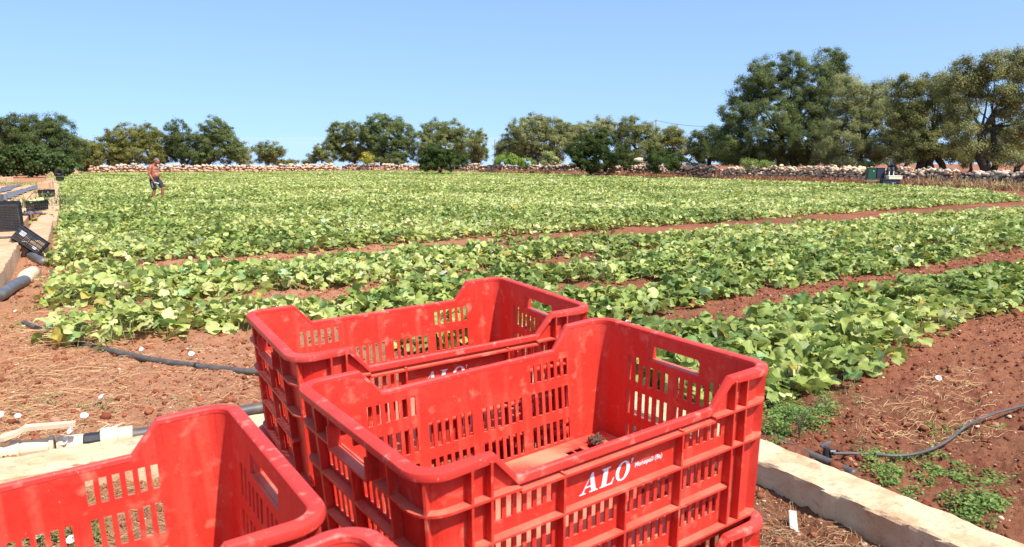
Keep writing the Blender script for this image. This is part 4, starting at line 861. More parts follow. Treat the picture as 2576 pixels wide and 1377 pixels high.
# ---------------------------------------------------------------- dry-stone walls
def stone_wall(name, pts, h, th, size, label, seed=0, level=0, tilt=.0, colA=(.54, .41, .29), colB=(.5, .28, .16), dark=.12, loose=0.):
    r = np.random.default_rng(seed); root = empty(name, (*pts[0], float(gz(pts[0][1])))); P_ = np.array(pts, float); C = []; S = []; YW = []
    for a, b in zip(P_[:-1], P_[1:]):
        L = np.linalg.norm(b-a); t = (b-a)/L; nr_ = np.array([t[1], -t[0]])
        if (nr_ @ -(a+b)/2) < 0: nr_ = -nr_
        rows = int(h/(size*.62))+1
        for rw in range(rows):
            f = rw/(rows-1)
            n = int(L/(size*.82))
            for k in range(n):
                hh = h*(1+.22*vnoise(np.array((a[0]+k)*.6), np.array(a[1]*.3+k*.21), 7)*2)
                s = size*r.uniform(.3, .78)*(1.15 if rw == 0 else 1); al = (k+r.uniform(.1, .9))*L/n
                if rw > rows-3 and r.random() < loose: continue
                p = a+t*al+nr_*(th/2*(1-.35*f)+r.normal(0, .03)); z = gz(p[1])+f*hh*.96*(1 if f < .5 else r.uniform(.9, 1.08))+r.normal(0, .03)
                C.append((p[0], p[1], z)); S.append((s*r.uniform(.9, 1.35), s*.85, s*r.uniform(.5, .8))); YW.append(math.atan2(t[1], t[0])+r.normal(0, .35))
                if rw >= rows-2:
                    for q in (0, -1): p2 = a+t*(al+r.normal(0, .06))+nr_*(q*th/2*.6); C.append((p2[0], p2[1], z+r.normal(.02, .04))); S.append((s, s, s*.65)); YW.append(r.random()*6)
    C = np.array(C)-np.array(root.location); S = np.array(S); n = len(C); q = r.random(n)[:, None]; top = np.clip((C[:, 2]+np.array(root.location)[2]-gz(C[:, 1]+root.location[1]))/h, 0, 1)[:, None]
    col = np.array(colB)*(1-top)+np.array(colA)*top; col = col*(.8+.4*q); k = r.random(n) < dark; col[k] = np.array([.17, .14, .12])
    lumps('stones', C, S, col, M['stone'], level, root, seed=seed, yaw=np.array(YW), rough=.3)
    mb = MB()
    for a, b in zip(P_[:-1], P_[1:]):
        t = (b-a)/np.linalg.norm(b-a); nr_ = np.array([-t[1], t[0]])*th*.34; vs = []
        for p in (a, b):
            for sg, zz in ((-1, 0), (-.75, .9), (.75, .9), (1, 0)): q2 = p+nr_*sg; vs.append((q2[0]-root.location[0], q2[1]-root.location[1], float(gz(q2[1]))+zz*h-.02-root.location[2]))
        mb.add(vs, [(0, 4, 5, 1), (1, 5, 6, 2), (2, 6, 7, 3), (0, 1, 2, 3), (7, 6, 5, 4)])
    mb.build('rubble_core', M['rubble'], root); print(name, n, 'stones')
    return tag(root, label, 'stone wall')
M['rubble'] = mat('rubble_core', (.2, .11, .07), .95, spec=.1, noise=[(4, (.36, .2, .12), .45, .65, .8)], bump=[(5, 1, .1)])
stone_wall('dry_stone_wall', [(-53.5, 96.5), (-36.3, 104), (-25.5, 112)], .95, .8, .42, 'neat pinkish dry stone wall behind the walking man', 1, 0, colA=(.58, .43, .3), colB=(.5, .27, .15), dark=.05)
stone_wall('dry_stone_wall', [(-25.1, 113), (-10.9, 110.5), (-1.5, 100.3)], 1.05, .9, .42, 'weathered dry stone wall beneath the twin olive trees in the middle distance', 2, 0, dark=.12, loose=.3)
stone_wall('dry_stone_wall', [(-1, 99.5), (5.25, 89.7), (11.6, 79.5)], 1.1, .9, .4, 'grassy dry stone wall left of the big dark bush', 3, 0, dark=.14, loose=.3)
stone_wall('dry_stone_wall', [(12.2, 78.5), (18.2, 67.3)], 1.05, .9, .36, 'short dry stone wall between the two dark bushes', 4, 0, dark=.1, loose=.2)
stone_wall('dry_stone_wall', [(18.6, 66.5), (22.3, 59.3), (25.4, 53.2), (27.6, 47.2)], 1.05, 1., .27, 'tumbled grey and cream dry stone wall in front of the large dark olive', 5, 1, colA=(.62, .46, .31), colB=(.42, .26, .16), dark=.12)
stone_wall('dry_stone_wall', [(27.7, 47), (29.2, 42.7), (33, 31), (38, 18)], .95, 1.1, .29, 'dark overgrown dry stone wall at the right picture edge', 6, 1, colA=(.5, .4, .3), colB=(.26, .16, .1), dark=.3, loose=.3)
o = lumps('leaning_stone', np.array([P(1617, 405, 72.5)]), np.array([[.85, .18, .28]]), np.array([[.62, .5, .36]]), M['stone'], 2, seed=3, yaw=np.array([0.])); o.rotation_euler = (0, 0, 0); tag(o, 'pale slab stone leaning on the wall between the two dark bushes', 'stone')
o = lumps('boulder', np.array([P(172, 433, 95)]), np.array([[1.3, .8, .55]]), np.array([[.55, .28, .15]]), M['stone'], 2, seed=4, yaw=np.array([0.])); tag(o, 'orange boulder at the open left end of the far wall', 'boulder')
# dry grass against the walls
def wallgrass(a, b, n, hgt, label, seed, off=1.0, cA=(.52, .34, .18), cB=(.36, .19, .09), spread=.4):
    a = np.array(a, float); b = np.array(b, float); t = (b-a)/np.linalg.norm(b-a); nr_ = np.array([t[1], -t[0]]); nr_ = -nr_ if (nr_ @ -(a+b)/2) < 0 else nr_
    r_ = np.random.default_rng(seed); C = [(*(a+(b-a)*f+nr_*off*r_.uniform(.5, 1.1)), 0) for f in r_.random(60)**1]; C = [(c[0], c[1], float(gz(c[1]))) for c in C]
    return tuft('dry_grass', C, n, hgt, cA, cB, label, 'dry grass', seed, spread, .016, kind='stuff')
wallgrass((-25, 113), (-4, 103), 1500, .6, 'brown dry grass along the foot of the wall under the twin olives', 1, .9)
wallgrass((-1, 99.5), (9.3, 83), 3200, .9, 'straw coloured grass against the wall left of the big dark bush', 2, .9)
wallgrass((11.5, 79.5), (17.5, 68.5), 1600, .8, 'reddish dry grass against the short wall between the bushes', 3, .9, cA=(.5, .26, .13))
wallgrass((18.6, 66.5), (27.2, 48), 4200, .75, 'tangles of red brown dry weeds in front of the tumbled wall', 4, .9, cA=(.5, .27, .14), cB=(.28, .12, .06), spread=.3)
wallgrass((27, 48.5), (30.5, 38), 4200, .95, 'thick pale dry grass over the dark wall at right', 5, .9, cA=(.55, .42, .22), cB=(.34, .2, .1))

# ---------------------------------------------------------------- things by the right wall
gR = G(2230, 466, 0); Yr = 51.0
def hull_box(name, u0, v0, u1, v1, Y, dep, m, lab, cat, parts=None, rz=0, taper=.92):
    a = P(u0, v1, Y); b = P(u1, v0, Y); root = empty(name, ((a[0]+b[0])/2, Y+dep/2, a[2]), rz); W = b[0]-a[0]; H = b[2]-a[2]
    return root, W, H
root, W, H = hull_box('plastic_bin', 2184, 424, 2205, 451, 49.8, .4, M['green'], '', ''); 
mb = MB(); mb.box((0, 0, H/2), (W, .4, H)); mb.build('body', M['green'], root); MB().box((0, 0, H+.012), (W+.04, .44, .03)).build('rim', M['green'], root); MB().box((.08, -.205, H*.75), (.07, .012, .05)).build('handle', M['cream'], root)
tag(root, 'dark green plastic bin, left one on the plank table by the wall', 'bin', 'containers on the plank table')
root, W, H = hull_box('plastic_bin', 2206, 424, 2227, 450, 49.9, .4, M['green'], '', '')
MB().box((0, 0, H/2), (W, .38, H)).build('body', M['blackgreen'] if 'blackgreen' in M else M['navy'], root); MB().box((0, 0, H+.012), (W+.03, .42, .03)).build('rim', M['navy'], root)
tag(root, 'nearly black bin standing right of the green bin on the plank', 'bin', 'containers on the plank table')
for k, (u, wh) in enumerate(((2233, 'left'), (2244, 'right'))):
    a = P(u, 448, 49.7); root = empty('canister', tuple(a)); h = .62
    MB().lathe([(0, 0), (.12, 0), (.125, .05), (.125, h-.12), (.1, h-.04), (.07, h)], n=14).build('body', M['black'], root, smooth=True); MB().lathe([(.072, h-.01), (.085, h), (.085, h+.07), (0, h+.07)], n=12).build('cap', M['greypipe'], root)
    MB().box((.02, -.128, h*.45), (.045, .012, .3)).build('pale_stripe', M['white'], root); tag(root, 'black canister with a pale upright stripe, %s one of the pair on the plank' % wh, 'canister', 'black canisters on the plank table')
a = P(2246, 418, 50.6); mb = MB()
for k in range(5): mb.box((random.uniform(-.2, .2), random.uniform(-.1, .1), random.uniform(-.15, .2)), (.3, .3, .12), Euler((random.random(), random.random(), random.random())).to_matrix())
o = mb.build('plastic_sack', M['black']); o.location = tuple(a); tag(o, 'crumpled black sack draped behind the canisters by the right wall', 'sack')
root = empty('foam_box', tuple(P(2249, 451, 49.3))); MB().box((0, 0, .09), (.86, .4, .18)).build('body', M['cream'], root); MB().box((0, 0, .2), (.88, .42, .05)).build('lid', M['cream'], root); tag(root, 'cream foam box lying at the right end of the plank', 'box')
root = empty('plank_table', tuple(P(2212, 455, 49.6))); MB().box((0, 0, 0), (1.9, .6, .06), Matrix.Rotation(-.06, 3, 'Y')).build('plank', M['wood'], root)
for x in (-.75, .75):
    for y in (-.2, .2): MB().box((x, y, -.25), (.06, .06, .5)).build('leg', M['wood'], root)
tag(root, 'low plank table holding bins and canisters in front of the right wall', 'table')
root = empty('storage_bin', tuple(P(2237, 469, 49.0)), 0); MB().box((0, 0, .22), (1.05, .5, .42)).build('body', M['navy'], root); MB().box((0, 0, .44), (1.1, .55, .04)).build('rim', M['black'], root)
me = text_mesh('XL5', .16); merge_mesh('lettering', [(me, Matrix.Translation((.02, -.262, .15)) @ Matrix.Rotation(pi/2, 4, 'X'))], M['cream'], root); tag(root, 'navy blue storage bin with pale letters below the plank end', 'bin')
o = copy_tree(bk); o.matrix_world = Matrix.Translation(P(2261, 463, 48.7)) @ Matrix.Rotation(.2, 4, 'Y') @ Matrix.Rotation(pi/2, 4, 'Z') @ Matrix.Scale(1.25, 4); tag(o, 'dark slatted crate leaning at the right end of the plank table', 'crate')
a = P(1342, 433.5, 93); o = copy_tree(bk); o.matrix_world = Matrix.Translation(a+np.array([0, 0, .1])) @ Matrix.Rotation(.2, 4, 'Z') @ Matrix.Scale(1.6, 4); o.location = tuple(P(1342, 429, 94)); tag(o, 'distant dark crate at the wall foot beneath the middle olives', 'crate')
o.location = tuple(P(1341, 431, 92))

# ---------------------------------------------------------------- trees and bushes
def crown(lobes, Y, leaf, nper, colA, colB, seed, depth=.9, clump=.42, aspect=.33, dens=6.0):
    """lobes (u, v, ru, rv) seen at distance Y; leaves gathered in clumps through each lobe's shell"""
    r = np.random.default_rng(seed); Cs = []; Ns = []; Ws = []
    for (u, v, ru, rv) in lobes:
        px = FPX/Y; c = P(u, v, Y); rx, rz = ru/px*1.07, rv/px*1.07; ry = (rx+rz)/2*depth; c = c+np.array([0, r.normal(0, .35)*ry, 0])
        ntot = dens*pi*rx*rz/(2*aspect*leaf*leaf); nc = int(max(16, pi*rx*rz*7)); k = max(6, int(ntot/nc)); d = r.normal(size=(nc, 3)); d[:, 1] -= .35*np.abs(d[:, 1])*(r.random(nc) < .5); d /= np.linalg.norm(d, axis=1)[:, None]
        rad = 1-.32*r.random(nc)**1.6; rad *= 1+.22*vnoise(d[:, 0]*3+seed, d[:, 2]*3+d[:, 1]*2+7, 3)*2
        inn = r.random(nc) < .25; rad[inn] *= r.uniform(.4, .85, inn.sum())
        cc = c+d*rad[:, None]*np.array([rx, ry, rz]); cs = clump*r.uniform(.6, 1.25, nc)
        o = r.normal(0, .5, (nc, k, 3))*cs[:, None, None]*np.array([1, 1, .75]); Cs.append((cc[:, None]+o).reshape(-1, 3)); nn = d[:, None]*.7+o/cs[:, None, None]*.6+r.normal(0, .5, (nc, k, 3)); nn[..., 2] += .35; Ns.append(nn.reshape(-1, 3)); Ws.append(np.repeat(r.random(nc), k))
    C = np.concatenate(Cs); N_ = np.concatenate(Ns); W = np.concatenate(Ws); m = len(C); N_ /= np.linalg.norm(N_, axis=1)[:, None]+1e-9
    t = r.normal(size=(m, 3)); t[:, 2] -= .3; t -= N_*(t*N_).sum(1)[:, None]; t /= np.linalg.norm(t, axis=1)[:, None]+1e-9; b = np.cross(N_, t)
    q = np.clip(W*.7+r.random(m)*.45, 0, 1)[:, None]; col = np.array(colA)*(1-q)+np.array(colB)*q; col *= r.uniform(.8, 1.2, m)[:, None]*np.array([2.3, 2.1, 1.4])
    tv = np.array([(-1, 0, 0), (0, -aspect, .1), (1, 0, 0), (0, aspect, .1)])
    return place(tv, [np.array([(0, 1, 2, 3)])], C, leaf*r.uniform(.6, 1.3, m), t, b, N_, col)
TS = .62
def tree(name, lobes, Y, base, trunks, label, cat='olive tree', leaf=None, nper=42, colA=(.045, .068, .028), colB=(.13, .16, .085), seed=0, group='olive trees beyond the field', tr=.22, clump=.42, aspect=.36, limbs=5, depth=.9):
    leaf = leaf or max(.06, Y*.00098); r = random.Random(seed); bx = P(base[0], base[1], Y); root = empty(name, tuple(bx)); L0 = np.array(root.location)
    V, F, C, Lv = crown(lobes, Y, leaf, nper, colA, colB, seed, clump=clump, aspect=aspect, depth=depth)
    npmesh('crown', V-L0, F, M['foliage'], root, col=C)
    if trunks:
        mb = MB()
        for (u0, v0, u1, v1, r0) in trunks:
            r0 = r0*(TS if Y < 70 else .8)
            a = P(u0, v0, Y)-L0; a[2] = min(a[2], gz(Y)-.1-L0[2]+.3) if v0 > 400 else a[2]; b = P(u1, v1, Y)-L0; d = b-a; n = 7; pts = []
            for i in range(n): f = i/(n-1); pts.append(a+d*f+np.array([r.uniform(-1, 1), r.uniform(-1, 1), 0])*r0*.55*(0 < i < n-1))
            mb.tube(pts, [r0*(1.55 if i == 0 else 1.15-.45*i/(n-1)) for i in range(n)], 11, jit=.13)
            tops = r.sample(range(len(lobes)), min(limbs, len(lobes)))
            for q in tops:
                u, v, ru, rv = lobes[q]; e = P(u+r.uniform(-.3, .3)*ru, v+r.uniform(-.2, .3)*rv, Y)-L0; e[1] += r.uniform(-1, 1)*.8; m_ = (b*.45+e*.55)+np.array([r.uniform(-.3, .3), r.uniform(-.3, .3), -.2]); mb.tube([b, b*.7+m_*.3+np.array([r.uniform(-.1, .1), 0, .05]), m_, e], [r0*.42, r0*.28, r0*.16, r0*.05], 8, jit=.1)
        mb.build('trunk', M['bark'], root, smooth=True)
    return tag(root, label, cat, group)
DK = dict(colA=(.022, .036, .016), colB=(.075, .1, .045)); MD = dict(colA=(.045, .062, .026), colB=(.135, .16, .08)); OL = dict(colA=(.05, .062, .022), colB=(.14, .15, .06)); GYc = dict(colA=(.06, .075, .04), colB=(.18, .2, .125))
tree('olive_tree', [(0, 340, 22, 40), (70, 330, 70, 38), (128, 325, 38, 36), (40, 320, 35, 32), (110, 360, 70, 40), (30, 380, 60, 45), (160, 385, 40, 40)], 84, (80, 437), [(75, 440, 80, 385, .35)], 'tall dark tree filling the left corner of the tree line', 'tree', seed=1, **DK)
tree('olive_tree', [(-60, 360, 60, 50), (-10, 385, 30, 30), (-70, 400, 60, 40)], 88, (-50, 437), [(-50, 440, -50, 395, .3)], 'tree cut by the left picture edge behind the tall dark one', 'tree', seed=21, **MD)
tree('fig_tree', [(20, 410, 50, 30), (75, 402, 50, 32), (125, 408, 45, 28), (165, 420, 25, 20), (-30, 408, 40, 30), (60, 385, 50, 22), (110, 425, 60, 14)], 74, (85, 440), [(82, 441, 80, 420, .2), (40, 441, 45, 424, .12), (140, 440, 135, 425, .12)], 'broad low fig tree with big dark leaves in front of the tall left tree', 'fig tree', leaf=.15, nper=26, seed=2, aspect=.7, colA=(.014, .026, .01), colB=(.05, .078, .03), group='trees beyond the field')
tree('olive_tree', [(185, 378, 28, 30), (215, 385, 32, 38), (240, 395, 18, 30), (205, 410, 40, 20)], 104, (215, 430), [(216, 432, 215, 405, .25)], 'yellowish small olive in the gap right of the fig tree', seed=3, **OL)
tree('olive_tree', [(325, 350, 52, 32), (300, 380, 40, 36), (370, 345, 36, 30), (395, 375, 34, 40), (345, 385, 60, 30), (285, 395, 22, 26), (400, 395, 28, 22)], 108, (330, 428), [(318, 432, 320, 395, .4)], 'round olive green crown behind and left of the walking man', seed=4, **OL)
tree('olive_tree', [(455, 340, 30, 36), (445, 375, 26, 34), (480, 385, 36, 30)], 108, (460, 425), [(458, 430, 460, 385, .3)], 'slim dark olive just right of the walking man', seed=5, **DK)
tree('olive_tree', [(540, 328, 34, 32), (510, 350, 30, 36), (565, 350, 26, 32), (545, 380, 50, 30), (590, 378, 22, 28), (505, 395, 36, 22)], 107, (530, 425), [(525, 430, 530, 380, .45)], 'tall rugged dark olive with a two peaked top left of the sea gap', seed=6, **dict(colA=(.03, .045, .02), colB=(.1, .13, .06)))
tree('olive_tree', [(605, 378, 22, 30), (622, 395, 16, 22)], 113, (605, 420), [(604, 425, 605, 395, .2)], 'small grey olive leaning on the right flank of the two peaked one', seed=7, **GYc)
tree('olive_tree', [(678, 375, 34, 18), (665, 392, 26, 18), (698, 388, 18, 16), (680, 402, 30, 10)], 118, (675, 418), [(672, 420, 675, 402, .3)], 'small round olive standing alone left of the sea gap', seed=8, **MD)
tree('olive_tree', [(715, 408, 14, 8), (735, 410, 16, 8), (700, 410, 14, 8)], 135, (720, 420), None, 'lowest far bushes right of the lone round olive', 'tree', seed=9, **OL)
tree('olive_tree', [(808, 380, 18, 18), (800, 395, 22, 14), (782, 402, 14, 12), (822, 395, 14, 20), (770, 410, 10, 8)], 126, (810, 418), [(812, 420, 808, 398, .16)], 'small open olive at the right side of the sea gap', seed=10, **MD)
tree('olive_tree', [(855, 335, 30, 28), (895, 330, 28, 26), (850, 365, 34, 28), (905, 365, 36, 34), (870, 388, 36, 22), (930, 390, 30, 22), (838, 358, 20, 22)], 121, (890, 420), [(890, 424, 895, 385, .45), (925, 424, 915, 390, .3)], 'left tree of the twin olives in the middle distance', seed=11, **dict(colA=(.035, .05, .022), colB=(.13, .16, .08)))
tree('olive_tree', [(950, 308, 26, 22), (990, 315, 28, 22), (970, 340, 46, 32), (1020, 345, 26, 34), (960, 375, 40, 30), (1010, 380, 38, 26), (990, 400, 46, 14), (930, 335, 22, 30)], 118, (975, 420), [(965, 424, 965, 385, .5), (1000, 424, 1000, 392, .35)], 'tallest right tree of the twin olives with a ragged peaked top', seed=12, **dict(colA=(.028, .044, .02), colB=(.11, .145, .07)))
tree('olive_tree', [(1090, 335, 36, 30), (1135, 330, 32, 26), (1070, 365, 30, 34), (1120, 370, 46, 36), (1165, 355, 22, 34), (1085, 395, 36, 18)], 117, (1115, 418), [(1115, 424, 1112, 385, .4)], 'broad grey green olive above the round dark bush', seed=13, **MD)
tree('olive_tree', [(1195, 350, 18, 24), (1210, 355, 18, 28), (1205, 385, 24, 26), (1180, 395, 30, 20)], 119, (1205, 418), [(1205, 422, 1203, 390, .3)], 'narrow olive tapering down beside the thin grey pole', seed=14, **MD)
tree('olive_tree', [(1310, 330, 36, 26), (1345, 318, 34, 26), (1290, 358, 34, 26), (1340, 355, 50, 34), (1272, 385, 24, 18), (1320, 388, 44, 18), (1300, 375, 50, 20)], 100, (1335, 418), [(1352, 424, 1325, 380, .5), (1352, 424, 1350, 365, .3)], 'wide olive with a leaning trunk right of the thin pole', seed=15, **GYc)
tree('olive_tree', [(1395, 325, 34, 28), (1400, 360, 44, 34), (1385, 395, 34, 16), (1430, 340, 26, 28), (1365, 320, 22, 22)], 101, (1400, 418), [(1398, 424, 1400, 375, .35)], 'olive with dark limbs left of the tallest dark bush', seed=16, **dict(colA=(.05, .06, .03), colB=(.16, .18, .1)))
tree('olive_tree', [(1460, 330, 30, 24), (1500, 325, 34, 24), (1530, 320, 26, 20), (1480, 360, 46, 30)], 112, (1480, 415), None, 'pale olive crowns showing above the tallest dark bush', seed=17, **GYc)
tree('olive_tree', [(1590, 320, 34, 26), (1570, 345, 30, 30), (1625, 340, 32, 30), (1600, 375, 50, 32), (1645, 365, 24, 30), (1580, 395, 40, 18)], 88, (1600, 418), [(1604, 424, 1600, 375, .4)], 'dense olive in front of the concrete utility pole', seed=18, **dict(colA=(.045, .06, .028), colB=(.15, .17, .085)))
tree('olive_tree', [(1690, 340, 26, 26), (1710, 365, 18, 34), (1680, 375, 30, 30), (1665, 350, 20, 24)], 90, (1690, 418), [(1690, 422, 1690, 380, .35)], 'yellow green olive ending the middle group right of the utility pole', seed=19, **OL)
tree('olive_tree', [(1760, 360, 28, 34), (1790, 345, 26, 28), (1770, 385, 40, 24), (1820, 375, 40, 34)], 76, (1790, 418), [(1780, 424, 1785, 390, .3)], 'low dark olive on the left flank of the largest tree', seed=20, **DK)
tree('olive_tree', [(1895, 200, 36, 34), (1880, 235, 36, 36), (1960, 190, 46, 46), (2000, 170, 34, 34), (2085, 165, 40, 34), (2060, 210, 48, 46), (2110, 145, 14, 18), (1960, 250, 64, 50), (2050, 270, 64, 50), (1860, 285, 46, 40), (1930, 320, 70, 52), (2030, 340, 70, 50), (1840, 330, 40, 40), (1900, 375, 60, 34), (1985, 385, 66, 28), (1830, 370, 34, 30), (1860, 398, 40, 16), (1930, 402, 50, 14), (2030, 402, 50, 14), (2075, 330, 40, 50), (2110, 215, 30, 38), (2125, 175, 16, 12)], 68, (1975, 420),
     [(1960, 425, 1965, 350, .55), (1990, 425, 2000, 345, .4)], 'largest dark olive with a broad many lobed crown behind the tumbled wall', seed=22, nper=46, limbs=9, **dict(colA=(.022, .034, .017), colB=(.095, .125, .06)))
tree('olive_tree', [(2140, 240, 44, 44), (2190, 265, 44, 44), (2215, 240, 26, 30), (2160, 300, 60, 44), (2230, 310, 46, 44), (2120, 345, 56, 40), (2210, 360, 60, 34), (2280, 350, 36, 36), (2090, 380, 40, 28), (2120, 402, 40, 12), (2200, 398, 50, 16), (2250, 395, 36, 16), (2150, 215, 20, 24), (2240, 215, 12, 14)], 61, (2180, 422),
     [(2160, 428, 2170, 365, .4), (2115, 428, 2100, 390, .25), (2255, 432, 2310, 375, .22)], 'grey green olive sloping down right of the largest dark one', seed=23, nper=46, limbs=7, **GYc)
tree('olive_tree', [(2290, 215, 34, 26), (2340, 210, 40, 30), (2310, 250, 56, 36), (2380, 235, 46, 40), (2330, 300, 60, 46), (2270, 295, 34, 34), (2390, 290, 46, 40), (2350, 355, 60, 36), (2300, 360, 40, 30), (2290, 390, 40, 18), (2400, 385, 30, 20)], 56, (2350, 425),
     [(2310, 430, 2340, 370, .5), (2390, 430, 2350, 372, .4), (2345, 430, 2345, 365, .5)], 'sprawling olive with a wide dark multiple trunk, second from the right', seed=24, nper=46, limbs=7, **dict(colA=(.045, .056, .026), colB=(.15, .165, .085)))
tree('olive_tree', [(2440, 180, 40, 30), (2490, 165, 40, 30), (2545, 165, 40, 34), (2600, 170, 40, 40), (2420, 225, 46, 40), (2500, 220, 50, 40), (2570, 230, 50, 36), (2430, 280, 34, 34), (2535, 275, 40, 30), (2610, 290, 36, 40), (2420, 325, 30, 26), (2465, 200, 30, 30), (2435, 365, 34, 26), (2545, 330, 40, 30), (2520, 390, 36, 20)], 50, (2480, 430),
     [(2478, 438, 2470, 330, .5), (2500, 434, 2500, 320, .32)], 'tall olive at the right edge with a thick twisted bare trunk', seed=25, nper=50, limbs=9, leaf=.07, **dict(colA=(.05, .062, .035), colB=(.17, .185, .11)))
tree('olive_tree', [(2500, 345, 50, 34), (2470, 385, 50, 26), (2540, 335, 40, 34), (2590, 360, 40, 40), (2530, 375, 40, 28), (2450, 375, 34, 28), (2430, 395, 30, 18)], 66, (2540, 420), [(2560, 430, 2576, 370, .4), (2440, 425, 2445, 385, .2)], 'smaller olive behind the twisted trunk at the right edge', seed=26, nper=40, **dict(colA=(.06, .075, .03), colB=(.18, .2, .08)))
# far grove closing the gaps low behind the near trees
tree('olive_tree', [(1750, 395, 40, 20), (1840, 392, 50, 22), (1920, 392, 50, 22), (2020, 392, 60, 22), (2120, 392, 60, 22)], 118, (1950, 415), None, 'distant olives seen low behind the largest tree', 'trees', seed=27, **DK)
tree('olive_tree', [(2240, 390, 60, 22), (2350, 385, 60, 24), (2450, 388, 60, 24), (2560, 388, 60, 24)], 108, (2400, 415), None, 'distant olives seen between the trunks at right', 'trees', seed=28, **MD)
BG = dict(colA=(.012, .024, .008), colB=(.042, .068, .02)); GB2 = 'bushes growing on the field wall'
tree('bush', [(1100, 395, 40, 26), (1070, 405, 26, 22), (1130, 400, 40, 24), (1150, 405, 26, 16), (1085, 415, 34, 16), (1090, 380, 22, 14)], 86, (1090, 432), None, 'round dark green bush on the wall beneath the broad grey olive', 'bush', seed=30, group=GB2, nper=60, clump=.3, **BG)
tree('bush', [(1500, 355, 30, 30), (1470, 380, 40, 36), (1530, 380, 40, 34), (1455, 405, 30, 24), (1500, 410, 46, 24), (1560, 400, 36, 22), (1515, 340, 16, 16), (1450, 385, 22, 26)], 76, (1500, 436), None, 'tallest dark green bush on the wall left of the leaning slab', 'bush', seed=31, group=GB2, nper=60, clump=.32, **BG)
tree('bush', [(1650, 395, 28, 20), (1690, 395, 30, 20), (1670, 405, 46, 22), (1645, 415, 22, 18), (1700, 408, 24, 14)], 68, (1665, 436), None, 'dark green bush right of the leaning slab', 'bush', seed=32, group=GB2, nper=60, clump=.3, **BG)
tree('bush', [(1280, 400, 30, 12), (1300, 405, 30, 12), (1262, 405, 20, 12), (1330, 410, 26, 8)], 90, (1285, 418), None, 'bright green low bush at the foot of the wide leaning olive', 'bush', seed=33, group=GB2, nper=60, clump=.3, colA=(.05, .09, .02), colB=(.13, .2, .05))
tree('bush', [(1375, 400, 20, 14), (1395, 405, 16, 10), (1380, 390, 12, 10)], 88, (1380, 420), None, 'pale spiky shrub beside the leaning olive trunk', 'bush', seed=34, group=GB2, nper=40, clump=.25, colA=(.1, .13, .07), colB=(.22, .25, .15))
tree('bush', [(925, 398, 14, 12)], 112, (920, 415), None, 'yellow green shrub at the foot of the small open olive', 'bush', seed=35, group=GB2, colA=(.12, .13, .03), colB=(.24, .24, .06))
tree('bush', [(2210-30, 412, 24, 8), (1880, 412, 40, 7), (1930, 415, 20, 6)], 58, (1890, 420), None, 'low grey green scrub behind the tumbled wall', 'bush', seed=36, group=GB2, nper=40, clump=.25, colA=(.05, .08, .03), colB=(.13, .17, .07))
tree('bush', [(1130, 425, 16, 7)], 96, (1130, 432), None, 'small dark scrub in the wall gap beneath the twin olives', 'bush', seed=37, group=GB2, nper=50, clump=.25, **BG)
# utility poles and cable
a = P(1650, 335, 140); b = P(1650, 301, 140); r_ = empty('utility_pole', (a[0], a[1], float(gz(140)))); MB().tube([(0, 0, 0), (0, 0, b[2]-r_.location[2])], [.2, .13], 10).build('shaft', M['polewood'], r_); MB().box((0, 0, b[2]-r_.location[2]-.3), (.9, .12, .1)).build('crossarm', M['polewood'], r_); tag(r_, 'pale concrete utility pole rising above the middle olives', 'utility pole', 'utility poles')
a = P(1245, 350, 150); r_ = empty('utility_pole', (a[0], a[1], float(gz(150)))); MB().tube([(0, 0, 0), (0, 0, a[2]-r_.location[2])], [.14, .1], 8).build('shaft', M['polewood'], r_); tag(r_, 'thin grey pole in the sky gap between the narrow and the wide olive', 'utility pole', 'utility poles')
p0 = P(1650, 303, 140); p1 = P(2240, 243, 75); pts = [p0+(p1-p0)*t+np.array([0, 0, -1.9*4*t*(1-t)*1.0]) for t in np.linspace(0, 1, 30)]; p2 = P(2420, 232, 60); pts += [p1+(p2-p1)*t for t in (.25, .5, .75, 1)]
tag(MB().tube(pts, .028, 5).build('cable', M['black']), 'overhead cable sagging from the utility pole to the trees at right', 'cable')
p1 = P(1500, 360, 160); tag(MB().tube([p0, (p0+p1)/2+np.array([0, 0, -.3]), p1], .028, 5).build('cable', M['black']), 'short overhead cable dropping left from the utility pole', 'cable')

# ---------------------------------------------------------------- the man
_V2, _F2 = ico(2)
def skin_mesh(joints, edges, sub=2):
    # limbs grown as chains of overlapping rounded sections, later fused into one surface
    V = []; F = []
    for (i, j) in edges:
        (a, ra), (b, rb) = joints[i], joints[j]; ra = np.array(ra if hasattr(ra, '__len__') else (ra, ra), float); rb = np.array(rb if hasattr(rb, '__len__') else (rb, rb), float)
        a = np.array(a, float); b = np.array(b, float); L = np.linalg.norm(b-a); n = int(L/(min(ra.min(), rb.min())*.3))+2
        for f in np.linspace(0, 1, n):
            c = a+(b-a)*f; r_ = ra+(rb-ra)*f; k = len(V)*len(_V2); V.append(c+_V2*np.array([r_[0], r_[1], min(r_)])); F.append(_F2+k)
    me = bpy.data.meshes.new('s'); me.from_pydata(np.concatenate(V).tolist(), [], np.concatenate(F).tolist()); return me
def unite(parts, voxel):
    mb = MB()
    for me, X in parts: mb.add([X @ v.co for v in me.vertices], [tuple(p.vertices) for p in me.polygons])
    o = mb.build('u', M['skin']); md = o.modifiers.new('r', 'REMESH'); md.mode = 'VOXEL'; md.voxel_size = voxel; md.use_smooth_shade = True
    sm = o.modifiers.new('m', 'SMOOTH'); sm.iterations = 5
    bpy.context.view_layer.update(); dg = bpy.context.evaluated_depsgraph_get(); m2 = bpy.data.meshes.new_from_object(o.evaluated_get(dg)); bpy.data.objects.remove(o); return m2
